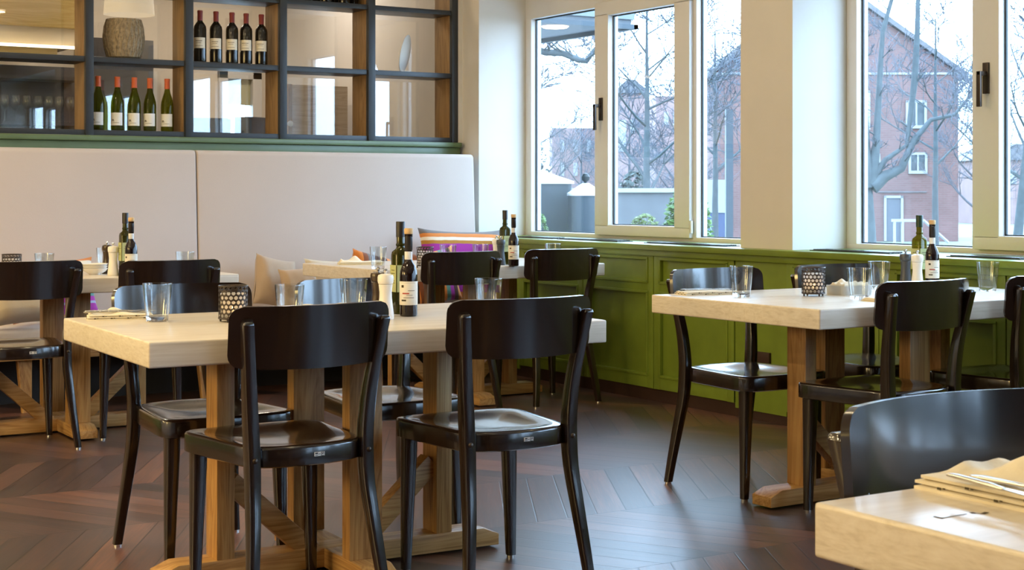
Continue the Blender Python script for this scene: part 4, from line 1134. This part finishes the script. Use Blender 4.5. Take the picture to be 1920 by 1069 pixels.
# left annexe: grey steel post and low white building
ax = empty('white_annexe', facing(1345, 45), -YAW); tag(ax, 'low white building with blue base outside the right pane of the far window', 'building')
def axx(px): return (px-1345)/FPX*45
def axz(py): return z_d(py, 45)+1.04
MB().b2(axx(1295), axx(1361), 0, 3, axz(399), axz(337)).build('white_wall', M['white_trim'], ax); MB().b2(axx(1296), axx(1360), .03, 3, 0, axz(399)).build('blue_base', M['blue'], ax)
pp = empty('steel_column', facing(1368, 38), -YAW); tag(pp, 'dark blue-grey steel column outside at the right end of the far window', 'column'); pp['kind'] = 'thing'
MB().b2(-.09, .09, 0, .18, 0, z_d(205, 38)+1.04).build('shaft', M['post'], pp); MB().b2(-.14, .14, -.05, .23, 0, .6).build('base', M['brick'], pp)
# distant pink blocks
def block(px0, px1, pyt, d, mat, label, wins, roof=None):
    c = (px0+px1)/2; rt = empty('distant_building', facing(c, d), -YAW); tag(rt, label, 'building', 'distant buildings beyond the trees')
    X = lambda p: (p-c)/FPX*d; Z = lambda p: z_d(p, d)+1.04
    MB().b2(X(px0), X(px1), 0, 10, 0, Z(pyt)).build('walls', mat, rt, smooth=0)
    if roof is not None:
        MB().prism([(X(px0)-.3, Z(pyt)), (X(px1)+.3, Z(pyt)), (X((px0+px1)/2+8), Z(roof)), (X((px0+px1)/2-8), Z(roof))], -.3, 10, Matrix.Rotation(R(90), 4, 'X') @ Matrix.Scale(-1, 4, (0, 0, 1))).build('roof', M['rooftile'], rt, smooth=0)
    for a, b, e, f in wins:
        q = MB().b2(X(a), X(b), -.1, .02, Z(f), Z(e)); q.build('window', M['white_trim'], rt)
    return rt
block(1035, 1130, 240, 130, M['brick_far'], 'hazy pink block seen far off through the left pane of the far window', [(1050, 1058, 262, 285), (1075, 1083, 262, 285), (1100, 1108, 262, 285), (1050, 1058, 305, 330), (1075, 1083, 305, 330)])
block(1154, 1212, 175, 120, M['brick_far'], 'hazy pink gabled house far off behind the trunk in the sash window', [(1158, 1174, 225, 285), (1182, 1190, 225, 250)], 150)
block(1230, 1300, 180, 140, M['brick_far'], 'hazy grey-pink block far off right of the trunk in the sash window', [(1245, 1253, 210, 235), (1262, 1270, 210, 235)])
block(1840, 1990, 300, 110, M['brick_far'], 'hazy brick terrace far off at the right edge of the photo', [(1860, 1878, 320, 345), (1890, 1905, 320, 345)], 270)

# trees
def tree(name, px, d, height, r0, seed, label, mat='bark', lean=0.0, levels=4, split_at=.35, nb=7, up=.5, tw='twig', base_z=-1.04, limbs=None, group='bare street trees', trunk_frac=1.0, spread=1.0):
    rnd = random.Random(seed)
    x, y = at_d(px, d)
    rt = empty(name, (x, y, base_z)); tag(rt, label, 'tree', group)
    tk, br, tg = MB(), MB(), MB()
    def grow(p, dirv, L, r, lev):
        n = 5 if lev <= 1 else 3
        pts = [p.copy()]; rad = [r]; q = p.copy(); dv = dirv.copy()
        for i in range(n):
            dv = (dv+Vector((rnd.gauss(0, .10), rnd.gauss(0, .10), rnd.gauss(.05, .06)))).normalized()
            q = q+dv*(L/n); pts.append(q.copy()); rad.append(max(.007, r*(1-.78*(i+1)/n)))
        (br if lev <= 2 else tg).tube(pts, rad, 6 if lev <= 1 else (4 if lev == 2 else 3))
        if lev >= levels: return
        k = {1: 6, 2: 5, 3: 3}.get(lev, 3)
        for j in range(k):
            t = rnd.uniform(.3, 1.0); i = min(n-1, int(t*n)); b0 = pts[i].lerp(pts[i+1], t*n-i)
            side = Vector((rnd.gauss(0, 1), rnd.gauss(0, 1), rnd.gauss(.15, .5))).normalized()
            nd = (dv*.75+side*.8*spread).normalized()
            grow(b0, nd, L*rnd.uniform(.45, .7), max(.008, rad[i]*.55), lev+1)
    # trunk
    pts = []; rad = []; n = 10
    rx, ry = C_, -S_
    for i in range(n+1):
        t = i/n; off = lean*t+rnd.gauss(0, .012)*height*.3*t*(1-t)
        pts.append(Vector((off*rx, off*ry, height*t*trunk_frac))); rad.append(r0*(1.12-t*.95) if i else r0*1.3)
    tk.tube(pts, rad, 10)
    for j in range(nb):
        t = split_at+(1-split_at)*(j+rnd.uniform(.1, .8))/nb; i = min(n-1, int(t*n)); p = pts[i].lerp(pts[i+1], t*n-i)
        a = 2.4*j+rnd.uniform(-.5, .5)
        dv = Vector((math.cos(a), math.sin(a), up+rnd.uniform(-.1, .4))).normalized()
        grow(p, dv, height*rnd.uniform(.28, .42)*(1.15-.6*t), rad[i]*.5, 1)
    if limbs:
        for lm_ in limbs:
            P_ = [Vector((lx*rx, lx*ry+0, lz)) for lx, lz, lr in lm_]; Rr = [lr for *_, lr in lm_]
            tk.tube(P_, Rr, 8)
            for k in range(len(P_)-1):
                for _ in range(2):
                    q = P_[k].lerp(P_[k+1], rnd.random()); a = rnd.uniform(0, 2*PI)
                    grow(q, Vector((math.cos(a), math.sin(a), .6)).normalized(), height*.14, Rr[k+1]*.4, 2)
    tk.build('trunk', M[mat], rt, smooth=60)
    if br.v: br.build('branches', M[mat], rt, smooth=60)
    if tg.v: tg.build('twigs', M[tw], rt, smooth=0, fixn=False)
    return rt
def TL(px, py, pxc, d): return ((px-pxc)/FPX*d, z_d(py, d)+1.04)
tree('bare_tree', 1213, 34, 6.6, .105, 11, 'straight bare tree centred in the opening sash of the far window', nb=13, split_at=.30, up=.55)
tree('bare_tree', 1341, 40, 6.4, .095, 12, 'bare tree outside the narrow right pane of the far window', nb=13, split_at=.42, up=.5)
d_ = 40
def lim(pts, pxc=1629): return [(*TL(a, b, pxc, d_), r) for a, b, r in pts]
tree('bare_tree', 1629, d_, 3.0, .24, 13, 'big forked bare tree at the left of the right window', nb=0, limbs=[
    lim([(1629, 352, .21), (1622, 290, .15), (1618, 200, .12), (1613, 90, .10), (1618, -40, .07)]),
    lim([(1632, 345, .20), (1643, 270, .10), (1648, 170, .075), (1655, 60, .06), (1680, -30, .05)]),
    lim([(1634, 350, .22), (1660, 330, .15), (1690, 316, .11), (1712, 265, .085), (1745, 225, .06), (1790, 215, .045), (1830, 165, .03)]),
    lim([(1636, 335, .12), (1660, 300, .07), (1700, 272, .055), (1715, 150, .09), (1720, 60, .075), (1722, -40, .05)])])
tree('bare_tree', 1754, 44, 7.2, .10, 14, 'slim straight bare tree before the right corner of the brick house', nb=10, split_at=.40, up=.5)
tree('bare_tree', 1898, 33, 6.2, .11, 15, 'bare tree leaning at the right edge of the photo', nb=11, split_at=.3, lean=.6)
tree('bare_tree', 985, 58, 6.5, .12, 16, 'bare tree behind the bins in the left pane of the far window', nb=12, split_at=.2)
tree('bare_tree', 1090, 84, 6.5, .10, 17, 'small bushy bare tree before the pink block far off', nb=14, split_at=.12, mat='bark_br')
tree('bare_tree', 1275, 58, 5.4, .12, 18, 'dense bare tree behind the right half of the sash window', nb=15, split_at=.10, mat='bark_br')
tree('bare_tree', 1180, 66, 5.2, .10, 19, 'short dense bare tree behind the garden wall', nb=15, split_at=.10, mat='bark_br')
tree('bare_tree', 1830, 66, 7.0, .12, 20, 'twiggy bare tree right of the brick house', nb=15, split_at=.15, mat='bark_br')
tree('bare_tree', 1860, 90, 10.0, .15, 21, 'distant bare tree behind the mullion of the right window', nb=15, split_at=.15, mat='bark_br')
# overhanging branch from a street tree outside the far window
bt = tree('bare_tree', 940, 24, 4.2, .16, 23, 'street tree whose thick bent branch reaches into the left pane', nb=3, split_at=.8, limbs=[
    [((a-940)/FPX*24, z_d(b, 24)+1.04, r) for a, b, r in ((940, 95, .13), (985, 78, .07), (1003, 92, .06), (1022, 98, .055), (1055, 100, .05), (1085, 112, .05), (1099, 115, .045), (1116, 92, .035), (1160, 70, .02))]])
# evergreen clump behind the garden wall
shrub(1190, 90, 322, 36, M['conifer'], 'dark evergreen shrub behind the garden wall', 5, 'ball', zb=-1.04, n=900)
shrub(1012, 44, 268, 40, M['conifer'], 'drooping evergreen above the left bin', 6, zb=-1.04, n=900)

# ------------------------------------------------------------------ light
wd = bpy.data.worlds.new('overcast_sky'); sc.world = wd; wd.use_nodes = True
bg = wd.node_tree.nodes['Background']; bg.inputs[0].default_value = (.47, .71, 1.0, 1); bg.inputs[1].default_value = 14.5
def area(name, loc, rot, size, power, col, shape='DISK', sy=None, spread=None):
    l = bpy.data.lights.new(name, 'AREA'); l.shape = shape; l.size = size; l.energy = power; l.color = col
    if sy: l.size_y = sy
    if spread: l.spread = spread
    o = bpy.data.objects.new(name, l); COL.objects.link(o); o.location = loc; o.rotation_euler = rot; return o
WARM = (1.0, .80, .46)
lampm = emit('fill_lamp_lens', (1.0, .86, .66), 4)
fill_lamps = [(x, y, p) for x, p in ((-2.4, 30), (-1.0, 28), (.5, 16), (2.4, 8), (4.2, 6)) for y in (.8, 3.2, 5.4, 7.4)]  # unseen ceiling lamps, added for the warm light the room needs
for x, y, p in fill_lamps:
    MB().lathe([(.0, -.004), (.075, -.004), (.09, 0), (.0, 0)], 24, (x, y, CEIL), close=False).build('downlight', lampm, ce)  # out-of-view glowing disc, added to go with each fill lamp
    area('added_fill_lamp', (x, y, CEIL-.02), (0, 0, 0), .16, p*(.45 if y < 1 else 1), WARM)
for y, p in ((1.4, 5), (3.8, 60), (6.2, 50)):
    sc_o = MB().lathe([(.05, -.12), (.11, .12), (.105, .12), (.045, -.12)], 20, (X0+.14, y, 1.75), close=False).build('wall_light', M['shade'], bpy.data.objects['wall_left'])
    area('wall_light_lamp', (X0+.30, y, 1.75), (0, R(-90), 0), .9, p, (1.0, .70, .26))
for x, y, p, c in ((1.4, 9.7, 26, (1.0, .74, .42)), (.6, 11.0, 14, (1.0, .74, .42)), (3.2, 10.6, 20, (1.0, .86, .70)), (4.6, 10.4, 20, (1.0, .88, .76))):
    area('back_room_lamp', (x, y, CEIL-.02), (0, 0, 0), .2, p, c)
for x in (2.3, 2.95, 3.56, 4.17, 4.79):
    area('shelf_spot', (x, YS+.14, CEIL-.02), (0, 0, 0), .06, 3, (1.0, .7, .4))

# ------------------------------------------------------------------ camera and colour
cam = bpy.data.cameras.new('camera'); co = bpy.data.objects.new('camera', cam); COL.objects.link(co)
cam.sensor_width = 36; cam.lens = FPX/1920*36; cam.clip_end = 500; cam.clip_start = .05
cam.shift_x = 0; cam.shift_y = -(534.5-YH)/1920
co.location = (0, 0, CH); co.rotation_euler = (R(90), 0, -YAW)
cam.dof.use_dof = True; cam.dof.focus_distance = 4.7; cam.dof.aperture_fstop = 20
sc.camera = co
vs_ = sc.view_settings; vs_.view_transform = 'Standard'; vs_.look = 'None'; vs_.exposure = .03; vs_.gamma = 1; vs_.use_curve_mapping = False
cy_ = sc.cycles
cy_.max_bounces = 9; cy_.transparent_max_bounces = 14; cy_.transmission_bounces = 8; cy_.glossy_bounces = 4; cy_.diffuse_bounces = 4
cy_.caustics_reflective = False; cy_.caustics_refractive = False; cy_.sample_clamp_indirect = 6
cy_.use_denoising = True
